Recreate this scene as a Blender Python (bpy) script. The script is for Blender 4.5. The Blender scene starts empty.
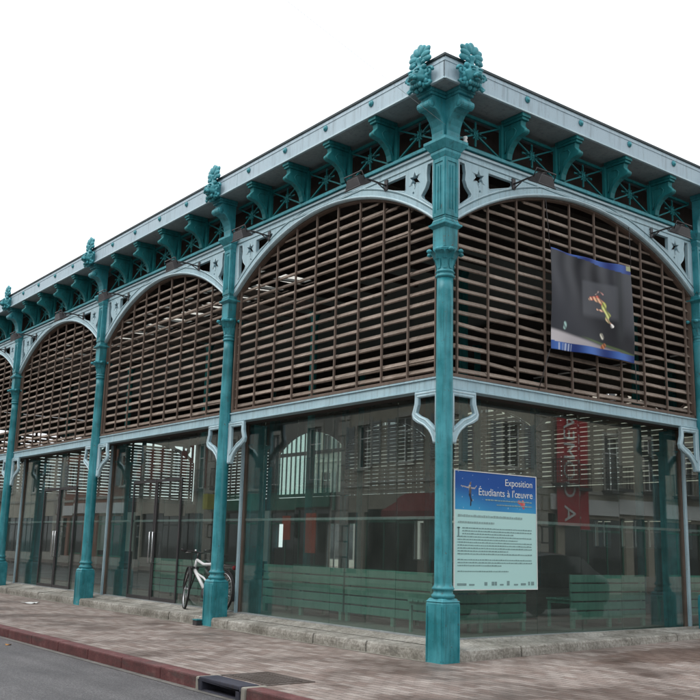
import bpy, bmesh, math, random
from mathutils import Vector, Matrix
random.seed(7)
sc = bpy.context.scene
COL = sc.collection
R = math.radians
pi = math.pi

# ------------------------------------------------------------------ materials
M = {}
def nd(t, k, **kw):
    n = t.nodes.new(k)
    for a, b in kw.items(): setattr(n, a, b)
    return n
def base_mat(name, rough=.6, metal=0, spec=.5):
    m = bpy.data.materials.new(name); m.use_nodes = True
    t = m.node_tree; b = t.nodes['Principled BSDF']
    b.inputs['Roughness'].default_value = rough; b.inputs['Metallic'].default_value = metal
    b.inputs['Specular IOR Level'].default_value = spec
    M[name] = m
    return m, t, b
def ramp(t, stops, interp='LINEAR'):
    r = nd(t, 'ShaderNodeValToRGB'); r.color_ramp.interpolation = interp
    e = r.color_ramp.elements
    while len(e) < len(stops): e.new(.5)
    for i, (p, c) in enumerate(stops): e[i].position = p; e[i].color = (*c, 1)
    return r
def mixc(t, a, b, f, mode='MIX'):
    n = nd(t, 'ShaderNodeMix', data_type='RGBA', blend_type=mode)
    for s, v in ((6, a), (7, b), (0, f)):
        if hasattr(v, 'is_linked') or hasattr(v, 'links'): t.links.new(v, n.inputs[s])
        else: n.inputs[s].default_value = (*v, 1) if isinstance(v, tuple) else v
    return n.outputs[2]
def noise(t, vec, scale, detail=4, rough=.55, dist=0):
    n = nd(t, 'ShaderNodeTexNoise'); n.inputs['Scale'].default_value = scale
    n.inputs['Detail'].default_value = detail; n.inputs['Roughness'].default_value = rough
    n.inputs['Distortion'].default_value = dist
    if vec: t.links.new(vec, n.inputs['Vector'])
    return n
def coords(t, scale=(1, 1, 1), kind='Object', rot=(0, 0, 0)):
    c = nd(t, 'ShaderNodeTexCoord'); mp = nd(t, 'ShaderNodeMapping')
    mp.inputs['Scale'].default_value = scale; mp.inputs['Rotation'].default_value = rot
    t.links.new(c.outputs[kind], mp.inputs['Vector'])
    return mp.outputs[0]
def bump(t, b, h, strength=.3, dist=.01):
    n = nd(t, 'ShaderNodeBump'); n.inputs['Strength'].default_value = strength
    n.inputs['Distance'].default_value = dist
    t.links.new(h, n.inputs['Height']); t.links.new(n.outputs[0], b.inputs['Normal'])
def paint(name, c1, c2, dirt, rough=.45, streak=1.0, metal=0, dscale=3.0, rust=0.0, spec=.5, island=0.0):
    """weathered paint: two tones in patches, vertical streaks, dirt spots"""
    m, t, b = base_mat(name, rough, metal, spec)
    v = coords(t); vs = coords(t, (9, 9, .7))
    n1 = noise(t, v, dscale, 6); n2 = noise(t, vs, 2.2, 5, .6); n3 = noise(t, v, 38, 3)
    r1 = ramp(t, [(.38, (0, 0, 0)), (.62, (1, 1, 1))]); t.links.new(n1.outputs[0], r1.inputs[0])
    c = mixc(t, c1, c2, r1.outputs[0])
    r2 = ramp(t, [(.5, (0, 0, 0)), (.78, (.55 * streak,) * 3)]); t.links.new(n2.outputs[0], r2.inputs[0])
    c = mixc(t, c, dirt, r2.outputs[0])
    r3 = ramp(t, [(.62, (0, 0, 0)), (.75, (.5, .5, .5))]); t.links.new(n3.outputs[0], r3.inputs[0])
    c = mixc(t, c, dirt, r3.outputs[0])
    if rust:
        n4 = noise(t, v, 14, 8, .75); r4 = ramp(t, [(.64 - rust * .05, (0, 0, 0)), (.69 - rust * .05, (.85, .85, .85))]); t.links.new(n4.outputs[0], r4.inputs[0])
        c = mixc(t, c, (.105, .050, .030), r4.outputs[0])
    if island:
        g = nd(t, 'ShaderNodeNewGeometry'); r5 = ramp(t, [(0, (1 - island,) * 3), (.6, (1, 1, 1)), (1, (1 + island * .6,) * 3)]); t.links.new(g.outputs['Random Per Island'], r5.inputs[0])
        c = mixc(t, c, r5.outputs[0], 1.0, 'MULTIPLY')
    t.links.new(c, b.inputs['Base Color'])
    rr = ramp(t, [(.3, (rough - .12,) * 3), (.7, (rough + .2,) * 3)]); t.links.new(n1.outputs[0], rr.inputs[0])
    t.links.new(rr.outputs[0], b.inputs['Roughness'])
    bump(t, b, n3.outputs[0], .15, .004)
    return m
paint('teal', (.020, .205, .240), (.062, .330, .385), (.012, .085, .095), .42, 1.5, rust=.6, spec=.4)
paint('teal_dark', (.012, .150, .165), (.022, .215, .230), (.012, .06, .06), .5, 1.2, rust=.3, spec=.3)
paint('pale_blue', (.36, .53, .60), (.43, .60, .66), (.17, .23, .25), .45, 1.0, rust=.2)
paint('fascia_blue', (.40, .53, .60), (.46, .58, .65), (.20, .25, .28), .5, 1.1, dscale=1.2, rust=.1)
paint('rim_blue', (.55, .70, .75), (.48, .64, .70), (.25, .33, .35), .45, .5)
paint('groove', (.09, .19, .22), (.12, .23, .26), (.05, .09, .1), .6)
paint('louvre_wood', (.225, .178, .145), (.345, .285, .240), (.095, .066, .05), .75, 1.2, dscale=1.7, spec=.2, island=.38)
paint('louvre_rust', (.125, .088, .068), (.17, .125, .10), (.07, .045, .035), .7, 1.0)
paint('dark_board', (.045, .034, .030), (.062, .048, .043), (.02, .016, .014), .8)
paint('soffit_paint', (.25, .31, .33), (.31, .37, .39), (.07, .08, .09), .7)
paint('dark_metal', (.035, .033, .036), (.055, .050, .052), (.02, .018, .018), .45)
paint('black_rubber', (.014, .014, .015), (.022, .022, .022), (.03, .028, .026), .7)
paint('chrome', (.55, .56, .58), (.62, .63, .65), (.25, .25, .25), .22, .4, metal=1)
paint('white_paint', (.74, .75, .76), (.80, .80, .80), (.42, .42, .40), .35, .3)
paint('grey_metal', (.30, .33, .34), (.37, .40, .41), (.15, .16, .16), .4)
paint('bench_green', (.15, .33, .27), (.19, .39, .32), (.06, .16, .13), .5)
paint('hall_floor', (.17, .18, .165), (.22, .225, .205), (.11, .11, .10), .45, .3, dscale=.7)
paint('back_plaster', (.17, .155, .135), (.22, .20, .175), (.10, .09, .08), .85, .6, dscale=1.0)
paint('iron_blue', (.040, .042, .060), (.060, .062, .085), (.05, .035, .03), .6, spec=.3)
paint('iron_rust', (.085, .065, .055), (.12, .10, .09), (.05, .035, .03), .7)
paint('mortar', (.26, .25, .21), (.34, .32, .28), (.12, .11, .10), .9)
paint('gutter_cement', (.12, .115, .105), (.19, .18, .165), (.07, .065, .06), .8, 1.0, dscale=5)
paint('roof_zinc', (.17, .19, .20), (.22, .24, .25), (.1, .1, .1), .5)
paint('gutter_dark', (.035, .05, .055), (.05, .07, .075), (.02, .03, .03), .6)
paint('car_paint', (.020, .024, .032), (.026, .03, .04), (.03, .03, .03), .25, .2)
paint('slate', (.09, .10, .115), (.12, .13, .145), (.06, .06, .06), .7)
paint('shop_green', (.02, .20, .13), (.03, .25, .17), (.02, .1, .07), .5)
paint('awning_red', (.22, .02, .025), (.28, .03, .035), (.12, .02, .02), .8)
paint('sign_orange', (.75, .10, .03), (.70, .09, .03), (.4, .06, .03), .5)
paint('sign_yellow', (.65, .60, .05), (.6, .55, .05), (.3, .28, .05), .5)
paint('sign_white', (.78, .80, .78), (.82, .83, .82), (.5, .5, .5), .5, .2)
paint('lamp_lens', (.40, .37, .33), (.50, .46, .40), (.2, .18, .15), .15, .2)
paint('ink', (.20, .32, .32), (.22, .34, .34), (.1, .12, .12), .8, 0)
paint('ink_light', (.30, .44, .43), (.33, .47, .46), (.3, .4, .4), .8, 0)
paint('shutter_red', (.22, .05, .035), (.27, .07, .05), (.12, .04, .03), .7)
paint('shutter_grey', (.30, .33, .34), (.36, .39, .40), (.2, .2, .2), .7)
paint('banner_red', (.50, .02, .04), (.56, .03, .05), (.35, .02, .03), .8, .2)
paint('leaf_brown', (.45, .20, .06), (.5, .26, .09), (.2, .09, .03), .8, .3)
paint('skin', (.55, .32, .22), (.6, .36, .26), (.4, .2, .15), .6, 0)
for nm, a, bb in (('house_stone', (.42, .38, .31), (.50, .46, .38)), ('house_cream', (.56, .51, .42), (.62, .58, .49)),
                  ('house_grey', (.30, .29, .27), (.37, .36, .33)), ('house_brick', (.30, .14, .10), (.36, .18, .13))):
    paint(nm, a, bb, (a[0] * .5, a[1] * .5, a[2] * .5), .85, .8, dscale=.8)
paint('house_trim', (.45, .43, .38), (.52, .50, .45), (.26, .24, .21), .8, .6)

def stone_mat():
    m, t, b = base_mat('kerb_stone', .85)
    v = coords(t); n1 = noise(t, v, 2.0, 8, .65); n2 = noise(t, v, 26, 6, .7); n3 = noise(t, v, 6, 5, .6)
    r = ramp(t, [(.32, (.20, .19, .16)), (.5, (.38, .365, .325)), (.66, (.56, .545, .50))]); t.links.new(n1.outputs[0], r.inputs[0])
    r2 = ramp(t, [(.35, (.45, .43, .40)), (.6, (1, 1, 1))]); t.links.new(n2.outputs[0], r2.inputs[0])
    c = mixc(t, r.outputs[0], r2.outputs[0], .8, 'MULTIPLY')
    r3 = ramp(t, [(.55, (0, 0, 0)), (.7, (.6, .6, .6))]); t.links.new(n3.outputs[0], r3.inputs[0])
    c = mixc(t, c, (.12, .115, .10), r3.outputs[0])
    t.links.new(c, b.inputs['Base Color']); bump(t, b, n2.outputs[0], .8, .02)
stone_mat()
def asphalt():
    m, t, b = base_mat('asphalt', .62)
    v = coords(t); n1 = noise(t, v, 70, 5, .85); n2 = noise(t, v, .8, 7, .65); n3 = noise(t, coords(t, (.25, 3, 1)), 1.2, 5, .6)
    r = ramp(t, [(.36, (.050, .048, .052)), (.5, (.112, .108, .112)), (.64, (.30, .295, .295))]); t.links.new(n1.outputs[0], r.inputs[0])
    r2 = ramp(t, [(.3, (.66, .66, .68)), (.7, (1.12, 1.11, 1.1))]); t.links.new(n2.outputs[0], r2.inputs[0])
    r3 = ramp(t, [(.4, (.85, .85, .85)), (.6, (1.05, 1.05, 1.05))]); t.links.new(n3.outputs[0], r3.inputs[0])
    c = mixc(t, r.outputs[0], r2.outputs[0], 1.0, 'MULTIPLY'); c = mixc(t, c, r3.outputs[0], 1.0, 'MULTIPLY')
    t.links.new(c, b.inputs['Base Color']); bump(t, b, n1.outputs[0], .5, .006)
asphalt()
def pavers():
    m, t, b = base_mat('pavers', .6)
    v = coords(t, rot=(0, 0, 0))
    nw = noise(t, v, 3.0, 2); 
    vm = nd(t, 'ShaderNodeVectorMath', operation='MULTIPLY_ADD'); t.links.new(nw.outputs[1], vm.inputs[0])
    vm.inputs[1].default_value = (.012, .012, 0); t.links.new(v, vm.inputs[2])
    br = nd(t, 'ShaderNodeTexBrick'); t.links.new(vm.outputs[0], br.inputs['Vector'])
    br.inputs['Scale'].default_value = 1.0; br.inputs['Brick Width'].default_value = .22; br.inputs['Row Height'].default_value = .11
    br.inputs['Mortar Size'].default_value = .006; br.inputs['Mortar Smooth'].default_value = .25; br.inputs['Bias'].default_value = -.05
    br.inputs['Color1'].default_value = (.255, .195, .170, 1); br.inputs['Color2'].default_value = (.41, .36, .33, 1)
    br.inputs['Mortar'].default_value = (.12, .10, .09, 1)
    n1 = noise(t, v, .55, 5, .55); n2 = noise(t, v, 60, 4, .7); n3 = noise(t, coords(t, (1, 1, 1)), 1.9, 6, .62, .3)
    # damp patches with their own outline
    rw = ramp(t, [(.47, (1.0, 1.0, 1.0)), (.60, (.60, .56, .55))]); t.links.new(n1.outputs[0], rw.inputs[0])
    r3 = ramp(t, [(.36, (.78, .75, .73)), (.50, (1.0, .99, .98)), (.64, (1.18, 1.18, 1.17))]); t.links.new(n3.outputs[0], r3.inputs[0])
    r2 = ramp(t, [(.3, (.72, .72, .72)), (.7, (1.15, 1.15, 1.15))]); t.links.new(n2.outputs[0], r2.inputs[0])
    sp_ = nd(t, 'ShaderNodeVectorMath', operation='DISTANCE'); sc_ = coords(t, (.75, .30, 1)); t.links.new(sc_, sp_.inputs[0]); sp_.inputs[1].default_value = (.9, .95, 0)
    na = nd(t, 'ShaderNodeMath', operation='MULTIPLY_ADD'); n9 = noise(t, v, 2.2, 6, .65); t.links.new(n9.outputs[0], na.inputs[0]); na.inputs[1].default_value = 1.0; t.links.new(sp_.outputs['Value'], na.inputs[2])
    r9 = ramp(t, [(.86, (.56, .47, .43)), (.99, (1, 1, 1))]); t.links.new(na.outputs[0], r9.inputs[0])
    wet = mixc(t, rw.outputs[0], r9.outputs[0], 1.0, 'MULTIPLY')
    c = mixc(t, br.outputs[0], wet, 1.0, 'MULTIPLY'); c = mixc(t, c, r3.outputs[0], 1.0, 'MULTIPLY'); c = mixc(t, c, r2.outputs[0], 1.0, 'MULTIPLY')
    t.links.new(c, b.inputs['Base Color'])
    rr = ramp(t, [(.47, (.75,) * 3), (.60, (.42,) * 3)]); t.links.new(n1.outputs[0], rr.inputs[0]); t.links.new(rr.outputs[0], b.inputs['Roughness'])
    ad = nd(t, 'ShaderNodeMath', operation='MULTIPLY_ADD'); t.links.new(br.outputs['Fac'], ad.inputs[0]); ad.inputs[1].default_value = -1.2
    t.links.new(n2.outputs[0], ad.inputs[2]); bump(t, b, ad.outputs[0], .5, .008)
pavers()
def redkerb():
    m, t, b = base_mat('kerb_red', .7)
    v = coords(t); n1 = noise(t, v, 5, 6, .65); n2 = noise(t, v, 45, 4, .7); n3 = noise(t, coords(t, (1, 1, 5)), 2.5, 5, .6)
    r = ramp(t, [(.33, (.105, .040, .040)), (.55, (.175, .060, .060)), (.72, (.24, .12, .115))]); t.links.new(n1.outputs[0], r.inputs[0])
    r2 = ramp(t, [(.3, (.55, .55, .55)), (.6, (1.05, 1.05, 1.05))]); t.links.new(n2.outputs[0], r2.inputs[0])
    c = mixc(t, r.outputs[0], r2.outputs[0], .9, 'MULTIPLY')
    r3 = ramp(t, [(.52, (0, 0, 0)), (.68, (.7, .7, .7))]); t.links.new(n3.outputs[0], r3.inputs[0])
    c = mixc(t, c, (.085, .065, .06), r3.outputs[0])
    t.links.new(c, b.inputs['Base Color']); bump(t, b, n2.outputs[0], .4, .008)
redkerb()
def glass_mat(name, tint, extra=0.0, dust=.0):
    m = bpy.data.materials.new(name); m.use_nodes = True; M[name] = m
    t = m.node_tree; t.nodes.clear()
    out = nd(t, 'ShaderNodeOutputMaterial'); tr = nd(t, 'ShaderNodeBsdfTransparent'); gl = nd(t, 'ShaderNodeBsdfGlossy')
    fr = nd(t, 'ShaderNodeFresnel'); ge = nd(t, 'ShaderNodeNewGeometry')
    io = nd(t, 'ShaderNodeMapRange'); io.inputs['To Min'].default_value = 1.52; io.inputs['To Max'].default_value = 1 / 1.52   # same reflectance on leaving the pane as on entering it
    t.links.new(ge.outputs['Backfacing'], io.inputs['Value']); t.links.new(io.outputs[0], fr.inputs['IOR'])
    mx = nd(t, 'ShaderNodeMixShader'); gl.inputs['Roughness'].default_value = .0
    tr.inputs['Color'].default_value = (*tint, 1)
    ad = nd(t, 'ShaderNodeMath', operation='MULTIPLY_ADD'); t.links.new(fr.outputs[0], ad.inputs[0]); ad.inputs[1].default_value = 1.0; ad.inputs[2].default_value = extra
    t.links.new(ad.outputs[0], mx.inputs[0]); t.links.new(tr.outputs[0], mx.inputs[1]); t.links.new(gl.outputs[0], mx.inputs[2])
    df = nd(t, 'ShaderNodeBsdfDiffuse'); df.inputs['Color'].default_value = (.46, .50, .48, 1); m2 = nd(t, 'ShaderNodeMixShader')
    dn = noise(t, coords(t, (1, 1, .6)), 1.6, 6, .6); dr_ = ramp(t, [(.3, (dust * .55,) * 3), (.7, (dust * 1.5,) * 3)]); t.links.new(dn.outputs[0], dr_.inputs[0])
    t.links.new(dr_.outputs[0], m2.inputs[0]); t.links.new(mx.outputs[0], m2.inputs[1]); t.links.new(df.outputs[0], m2.inputs[2])
    t.links.new(m2.outputs[0], out.inputs[0])
glass_mat('glass', (.80, .885, .855), .055, .035)
glass_mat('rooflight_glass', (.96, .94, .89), .0)
m, t, b = base_mat('dark_glass', .05); b.inputs['Base Color'].default_value = (.02, .024, .026, 1)
m, t, b = base_mat('vcol', .75)
a = nd(t, 'ShaderNodeAttribute', attribute_name='Col'); t.links.new(a.outputs[0], b.inputs['Base Color'])
m, t, b = base_mat('vcol_gloss', .5, 0, .22)
a = nd(t, 'ShaderNodeAttribute', attribute_name='Col'); t.links.new(a.outputs[0], b.inputs['Base Color'])

# ------------------------------------------------------------------ mesh helpers
class MB:
    def __init__(s): s.v = []; s.f = []; s.m = []; s.cur = 0; s.sm = []
    def add(s, vs, fs, smooth=False):
        o = len(s.v); s.v += [tuple(v) for v in vs]
        for f in fs: s.f.append([i + o for i in f]); s.m.append(s.cur); s.sm.append(smooth)
    def box(s, x0, x1, y0, y1, z0, z1):
        if x0 > x1: x0, x1 = x1, x0
        if y0 > y1: y0, y1 = y1, y0
        if z0 > z1: z0, z1 = z1, z0
        s.add([(x0, y0, z0), (x1, y0, z0), (x1, y1, z0), (x0, y1, z0), (x0, y0, z1), (x1, y0, z1), (x1, y1, z1), (x0, y1, z1)],
              [(0, 3, 2, 1), (4, 5, 6, 7), (0, 1, 5, 4), (1, 2, 6, 5), (2, 3, 7, 6), (3, 0, 4, 7)])
    def obox(s, c, ax, ay, az):   # oriented box: centre and half vectors
        c, ax, ay, az = map(Vector, (c, ax, ay, az)); vs = []
        for k in (-1, 1):
            for i, j in ((-1, -1), (1, -1), (1, 1), (-1, 1)): vs.append(c + ax * i + ay * j + az * k)
        s.add(vs, [(0, 3, 2, 1), (4, 5, 6, 7), (0, 1, 5, 4), (1, 2, 6, 5), (2, 3, 7, 6), (3, 0, 4, 7)])
    def frustum(s, c0, h0, z0, h1, z1):   # square frustum centred at c0
        x, y = c0
        vs = [(x + i * h0, y + j * h0, z0) for i, j in ((-1, -1), (1, -1), (1, 1), (-1, 1))] + [(x + i * h1, y + j * h1, z1) for i, j in ((-1, -1), (1, -1), (1, 1), (-1, 1))]
        s.add(vs, [(0, 3, 2, 1), (4, 5, 6, 7), (0, 1, 5, 4), (1, 2, 6, 5), (2, 3, 7, 6), (3, 0, 4, 7)])
    def lathe(s, prof, c=(0, 0), n=28, mat=None):
        vs = []; fs = []
        for r, z in prof:
            for i in range(n):
                a = 2 * pi * i / n; vs.append((c[0] + r * math.cos(a), c[1] + r * math.sin(a), z))
        for k in range(len(prof) - 1):
            for i in range(n):
                j = (i + 1) % n; fs.append((k * n + i, k * n + j, (k + 1) * n + j, (k + 1) * n + i))
        fs.append(tuple(range(n - 1, -1, -1))); fs.append(tuple((len(prof) - 1) * n + i for i in range(n)))
        if mat: vs = [mat @ Vector(v) for v in vs]
        s.add(vs, fs, True)
    def tube(s, pts, r, n=8, closed=False, cap=True):
        pts = [Vector(p) for p in pts]; N = len(pts); rs = r if isinstance(r, (list, tuple)) else [r] * N
        vs = []; prev = None
        for i, p in enumerate(pts):
            if closed: d = pts[(i + 1) % N] - pts[i - 1]
            else: d = pts[min(i + 1, N - 1)] - pts[max(i - 1, 0)]
            d.normalize()
            if prev is None:
                u = d.orthogonal().normalized()
            else:
                u = (prev - d * prev.dot(d)); u = u.normalized() if u.length > 1e-6 else d.orthogonal().normalized()
            prev = u; w = d.cross(u)
            for k in range(n):
                a = 2 * pi * k / n; vs.append(p + (u * math.cos(a) + w * math.sin(a)) * rs[i])
        fs = []
        for i in range(N if closed else N - 1):
            i2 = (i + 1) % N
            for k in range(n):
                k2 = (k + 1) % n; fs.append((i * n + k, i * n + k2, i2 * n + k2, i2 * n + k))
        if not closed and cap: fs.append(tuple(range(n - 1, -1, -1))); fs.append(tuple((N - 1) * n + k for k in range(n)))
        s.add(vs, fs, True)
    def ball(s, c, r, sx=1, sy=1, sz=1, nu=14, nv=9, f=None):
        vs = []; fs = []
        for j in range(nv + 1):
            th = pi * j / nv
            for i in range(nu):
                ph = 2 * pi * i / nu
                d = Vector((math.sin(th) * math.cos(ph), math.sin(th) * math.sin(ph), math.cos(th)))
                k = r * (f(d) if f else 1); vs.append((c[0] + d.x * k * sx, c[1] + d.y * k * sy, c[2] + d.z * k * sz))
        for j in range(nv):
            for i in range(nu):
                i2 = (i + 1) % nu
                fs.append((j * nu + i, (j + 1) * nu + i, (j + 1) * nu + i2, j * nu + i2))
        s.add(vs, fs, True)
    def extr(s, poly, a, b, plane='xz'):
        """extrude a simple polygon between depth a and b; plane 'xz' -> depth is y, 'yz' -> depth x"""
        n = len(poly); f = (lambda p, d: (p[0], d, p[1])) if plane == 'xz' else ((lambda p, d: (d, p[0], p[1])) if plane == 'yz' else (lambda p, d: (p[0], p[1], d)))
        vs = [f(p, a) for p in poly] + [f(p, b) for p in poly]
        fs = [tuple(range(n)), tuple(range(2 * n - 1, n - 1, -1))] + [(i, i + n, (i + 1) % n + n, (i + 1) % n) for i in range(n)]
        s.add(vs, fs)
    def mesh(s, name, mats, recalc=True):
        me = bpy.data.meshes.new(name); me.from_pydata(s.v, [], s.f)
        for m in (mats if isinstance(mats, (list, tuple)) else [mats]): me.materials.append(M[m])
        for p, mi, sm in zip(me.polygons, s.m, s.sm): p.material_index = mi; p.use_smooth = sm
        if recalc:
            bm = bmesh.new(); bm.from_mesh(me); bmesh.ops.recalc_face_normals(bm, faces=bm.faces)
            bm.to_mesh(me); bm.free()
        me.update(); return me
def bevel(me, w=.006, seg=1, ang=40):
    bm = bmesh.new(); bm.from_mesh(me)
    bmesh.ops.remove_doubles(bm, verts=bm.verts, dist=1e-5)
    es = [e for e in bm.edges if len(e.link_faces) == 2 and e.calc_face_angle(0) > R(ang)]
    bmesh.ops.bevel(bm, geom=es, offset=w, segments=seg, affect='EDGES', profile=.6, clamp_overlap=True)
    bm.to_mesh(me); bm.free(); me.update(); return me
def put(name, me, parent=None, mat=None, label=None):
    o = bpy.data.objects.new(name, me); COL.objects.link(o); o.parent = parent
    if mat is not None: o.matrix_local = mat
    if label: o['label'] = label
    return o
def tag(o, label=None, cat=None, group=None, kind=None):
    if label: o['label'] = label
    if cat: o['category'] = cat
    if group: o['group'] = group
    if kind: o['kind'] = kind
    return o
def empty(name, loc=(0, 0, 0), rz=0, **k):
    o = bpy.data.objects.new(name, None); COL.objects.link(o); o.location = loc; o.rotation_euler = (0, 0, rz); o.empty_display_size = .2
    return tag(o, **k)
def copy_tree(o, parent=None):
    c = o.copy(); COL.objects.link(c); c.parent = parent
    for ch in list(o.children): copy_tree(ch, c)
    return c
def curve_mesh(splines, ext, bev=0, offset_y=0, mats='pale_blue', text=None, size=1, align='LEFT', xz=True, rims=None):
    """filled 2D shape with holes (or text) extruded; result stands in the xz plane facing -y"""
    cu = bpy.data.curves.new('shape', 'FONT' if text else 'CURVE')
    if text: cu.body = text; cu.size = size; cu.align_x = align
    else:
        cu.dimensions = '2D'; cu.fill_mode = 'BOTH'
        for sp in splines:
            q = cu.splines.new('POLY'); q.points.add(len(sp) - 1); q.use_cyclic_u = True
            for i, p in enumerate(sp): q.points[i].co = (p[0], p[1], 0, 1)
    cu.extrude = ext; cu.bevel_depth = bev; cu.bevel_resolution = 0
    ob = bpy.data.objects.new('tmp', cu); COL.objects.link(ob)
    dg = bpy.context.evaluated_depsgraph_get(); dg.update()
    me = bpy.data.meshes.new_from_object(ob.evaluated_get(dg))
    COL.objects.unlink(ob); bpy.data.objects.remove(ob); bpy.data.curves.remove(cu)
    if xz: me.transform(Matrix.Translation((0, offset_y, 0)) @ Matrix.Rotation(pi / 2, 4, 'X'))
    me.materials.clear()
    for m in (mats if isinstance(mats, (list, tuple)) else [mats]): me.materials.append(M[m])
    for p in me.polygons: p.use_smooth = False; p.material_index = 0
    return me
def join_meshes(a, b, mats):
    bm = bmesh.new(); bm.from_mesh(a); n = len(bm.faces); bm.from_mesh(b)
    bm.faces.ensure_lookup_table()
    for f in bm.faces[n:]: f.material_index += len(a.materials)
    me = bpy.data.meshes.new(a.name); bm.to_mesh(me); bm.free()
    for m in list(a.materials) + list(b.materials): me.materials.append(m)
    return me
def T(x=0, y=0, z=0): return Matrix.Translation((x, y, z))
def RZ(a): return Matrix.Rotation(a, 4, 'Z')

# ------------------------------------------------------------------ camera, light, world
SC = .85
cy_, cp_, cr_ = .9177, .2021, .0264
CAM = Vector((10.6153 * SC, -9.9542 * SC, 1.6 * SC))
F = Vector((-math.sin(cy_) * math.cos(cp_), math.cos(cy_) * math.cos(cp_), math.sin(cp_)))
rt = Vector((math.cos(cy_), math.sin(cy_), 0)); up = rt.cross(F)
RT = rt * math.cos(cr_) + up * math.sin(cr_); UP = -rt * math.sin(cr_) + up * math.cos(cr_)
cam = bpy.data.cameras.new('camera'); cam.sensor_width = 36; cam.lens = 960.43 / 700 * 36; cam.clip_end = 2000; cam.clip_start = .05
co = bpy.data.objects.new('camera', cam); COL.objects.link(co)
mm = Matrix((RT, UP, -F)).transposed().to_4x4(); mm.translation = CAM; co.matrix_world = mm
sc.camera = co
w = bpy.data.worlds.new('World'); sc.world = w; w.use_nodes = True; t = w.node_tree
bg = t.nodes['Background']
sky = nd(t, 'ShaderNodeTexSky', sky_type='NISHITA'); sky.sun_disc = False
SUN_EL, SUN_AZ = R(52), R(195)      # azimuth measured from +Y clockwise
sky.sun_elevation = SUN_EL; sky.sun_rotation = SUN_AZ; sky.dust_density = 6; sky.air_density = 1; sky.ozone_density = 1
hs = nd(t, 'ShaderNodeHueSaturation'); hs.inputs['Saturation'].default_value = .12; hs.inputs['Value'].default_value = 1.0
t.links.new(sky.outputs[0], hs.inputs['Color'])
cl = mixc(t, hs.outputs[0], (8.4, 8.7, 9.0), .78)      # an even bright layer of cloud over the sky
t.links.new(cl, bg.inputs['Color']); bg.inputs['Strength'].default_value = .15
su = bpy.data.lights.new('sun', 'SUN'); su.energy = .7; su.angle = R(35); su.color = (1, .97, .93)
so = bpy.data.objects.new('sun', su); COL.objects.link(so)
d = Vector((math.sin(SUN_AZ) * math.cos(SUN_EL), math.cos(SUN_AZ) * math.cos(SUN_EL), math.sin(SUN_EL)))
so.rotation_euler = d.to_track_quat('Z', 'Y').to_euler()
sc.view_settings.view_transform = 'Standard'; sc.view_settings.look = 'None'; sc.view_settings.gamma = 1
sc.view_settings.exposure = .45; sc.view_settings.use_curve_mapping = False
sc.cycles.max_bounces = 10; sc.cycles.transparent_max_bounces = 24; sc.cycles.glossy_bounces = 5; sc.cycles.diffuse_bounces = 4
sc.cycles.caustics_reflective = False; sc.cycles.caustics_refractive = False
sc.cycles.use_denoising = True

# ------------------------------------------------------------------ the setting
def struct(name, me): return tag(put(name, me), kind='structure')
b = MB(); b.add([(-600, -600, -.16), (600, -600, -.16), (600, 600, -.16), (-600, 600, -.16)], [(0, 1, 2, 3)]); struct('ground', b.mesh('ground', 'asphalt'))
b = MB(); b.add([(-90, -10.9, -.12), (25, -10.9, -.12), (25, -3.16, -.12), (-90, -3.16, -.12)], [(0, 1, 2, 3)])
b.add([(3.85, -3.16, -.12), (12, -3.16, -.12), (12, 60, -.12), (3.85, 60, -.12)], [(0, 1, 2, 3)])
b.add([(-.6, -3.16, -.12), (3.85, -3.16, -.12), (3.85, -1.2, -.12), (-.6, -1.2, -.12)], [(0, 1, 2, 3)])
struct('road', b.mesh('road', 'asphalt'))
def gz(x, y): return .0208 * min(max(y, 0), 6) * min(max((3.75 - x) / 2, 0), 1)
def grid(b, x0, x1, y0, y1, nx, ny, zf):
    vs = [(x0 + (x1 - x0) * i / nx, y0 + (y1 - y0) * j / ny) for j in range(ny + 1) for i in range(nx + 1)]
    b.add([(x, y, zf(x, y)) for x, y in vs], [(j * (nx + 1) + i, j * (nx + 1) + i + 1, (j + 1) * (nx + 1) + i + 1, (j + 1) * (nx + 1) + i) for j in range(ny) for i in range(nx)])
b = MB()
grid(b, -90, 0, -3.14, .3, 1, 1, lambda x, y: 0)
grid(b, 0, 2.2, -3.14, -1.35, 1, 1, lambda x, y: 0)
ctr = (2.2, -1.35); rr = 1.79; n = 16
fan = [(ctr[0] + rr * math.sin(pi / 2 * i / n), ctr[1] - rr * math.cos(pi / 2 * i / n), 0) for i in range(n + 1)]
b.add([(*ctr, 0)] + fan, [(0, i + 1, i + 2) for i in range(n)])
grid(b, -.3, 3.99, .3, 45, 12, 120, gz)
grid(b, 0, 3.99, -1.35, .3, 12, 8, gz)
pv = b.mesh('pavement', 'pavers')
# pavement near the rounded corner ends at the kerb
struct('pavement', pv)
# street kerb: blocks of red painted stone with joints, broken by the drain
b = MB()
def kblock(path, wd, z0, z1):
    for (p, q) in path:
        p = Vector((*p, 0)); q = Vector((*q, 0)); d = (q - p); L = d.length; d /= L; nrm = Vector((d.y, -d.x, 0))
        p2 = p + d * .006; L -= .012
        c = p2 + d * L / 2 + nrm * (wd / 2) + Vector((0, 0, (z0 + z1) / 2)); jz = random.uniform(-.002, .002)
        b.obox(c + Vector((0, 0, jz)), d * (L / 2), nrm * (wd / 2), (0, 0, (z1 - z0) / 2))
path = []
x = -88.0
while x < -.19 - 1e-6: x2 = min(x + 1.0, -.19); path.append(((x, -3.12), (x2, -3.12))); x = x2
x = .79
while x < 2.2: x2 = min(x + 1.0, 2.2); path.append(((x, -3.12), (x2, -3.12))); x = x2
rk = 1.77
for i in range(6):
    a0, a1 = pi / 2 * i / 6, pi / 2 * (i + 1) / 6
    path.append(((ctr[0] + rk * math.sin(a0), ctr[1] - rk * math.cos(a0)), (ctr[0] + rk * math.sin(a1), ctr[1] - rk * math.cos(a1))))
y = ctr[1]
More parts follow.
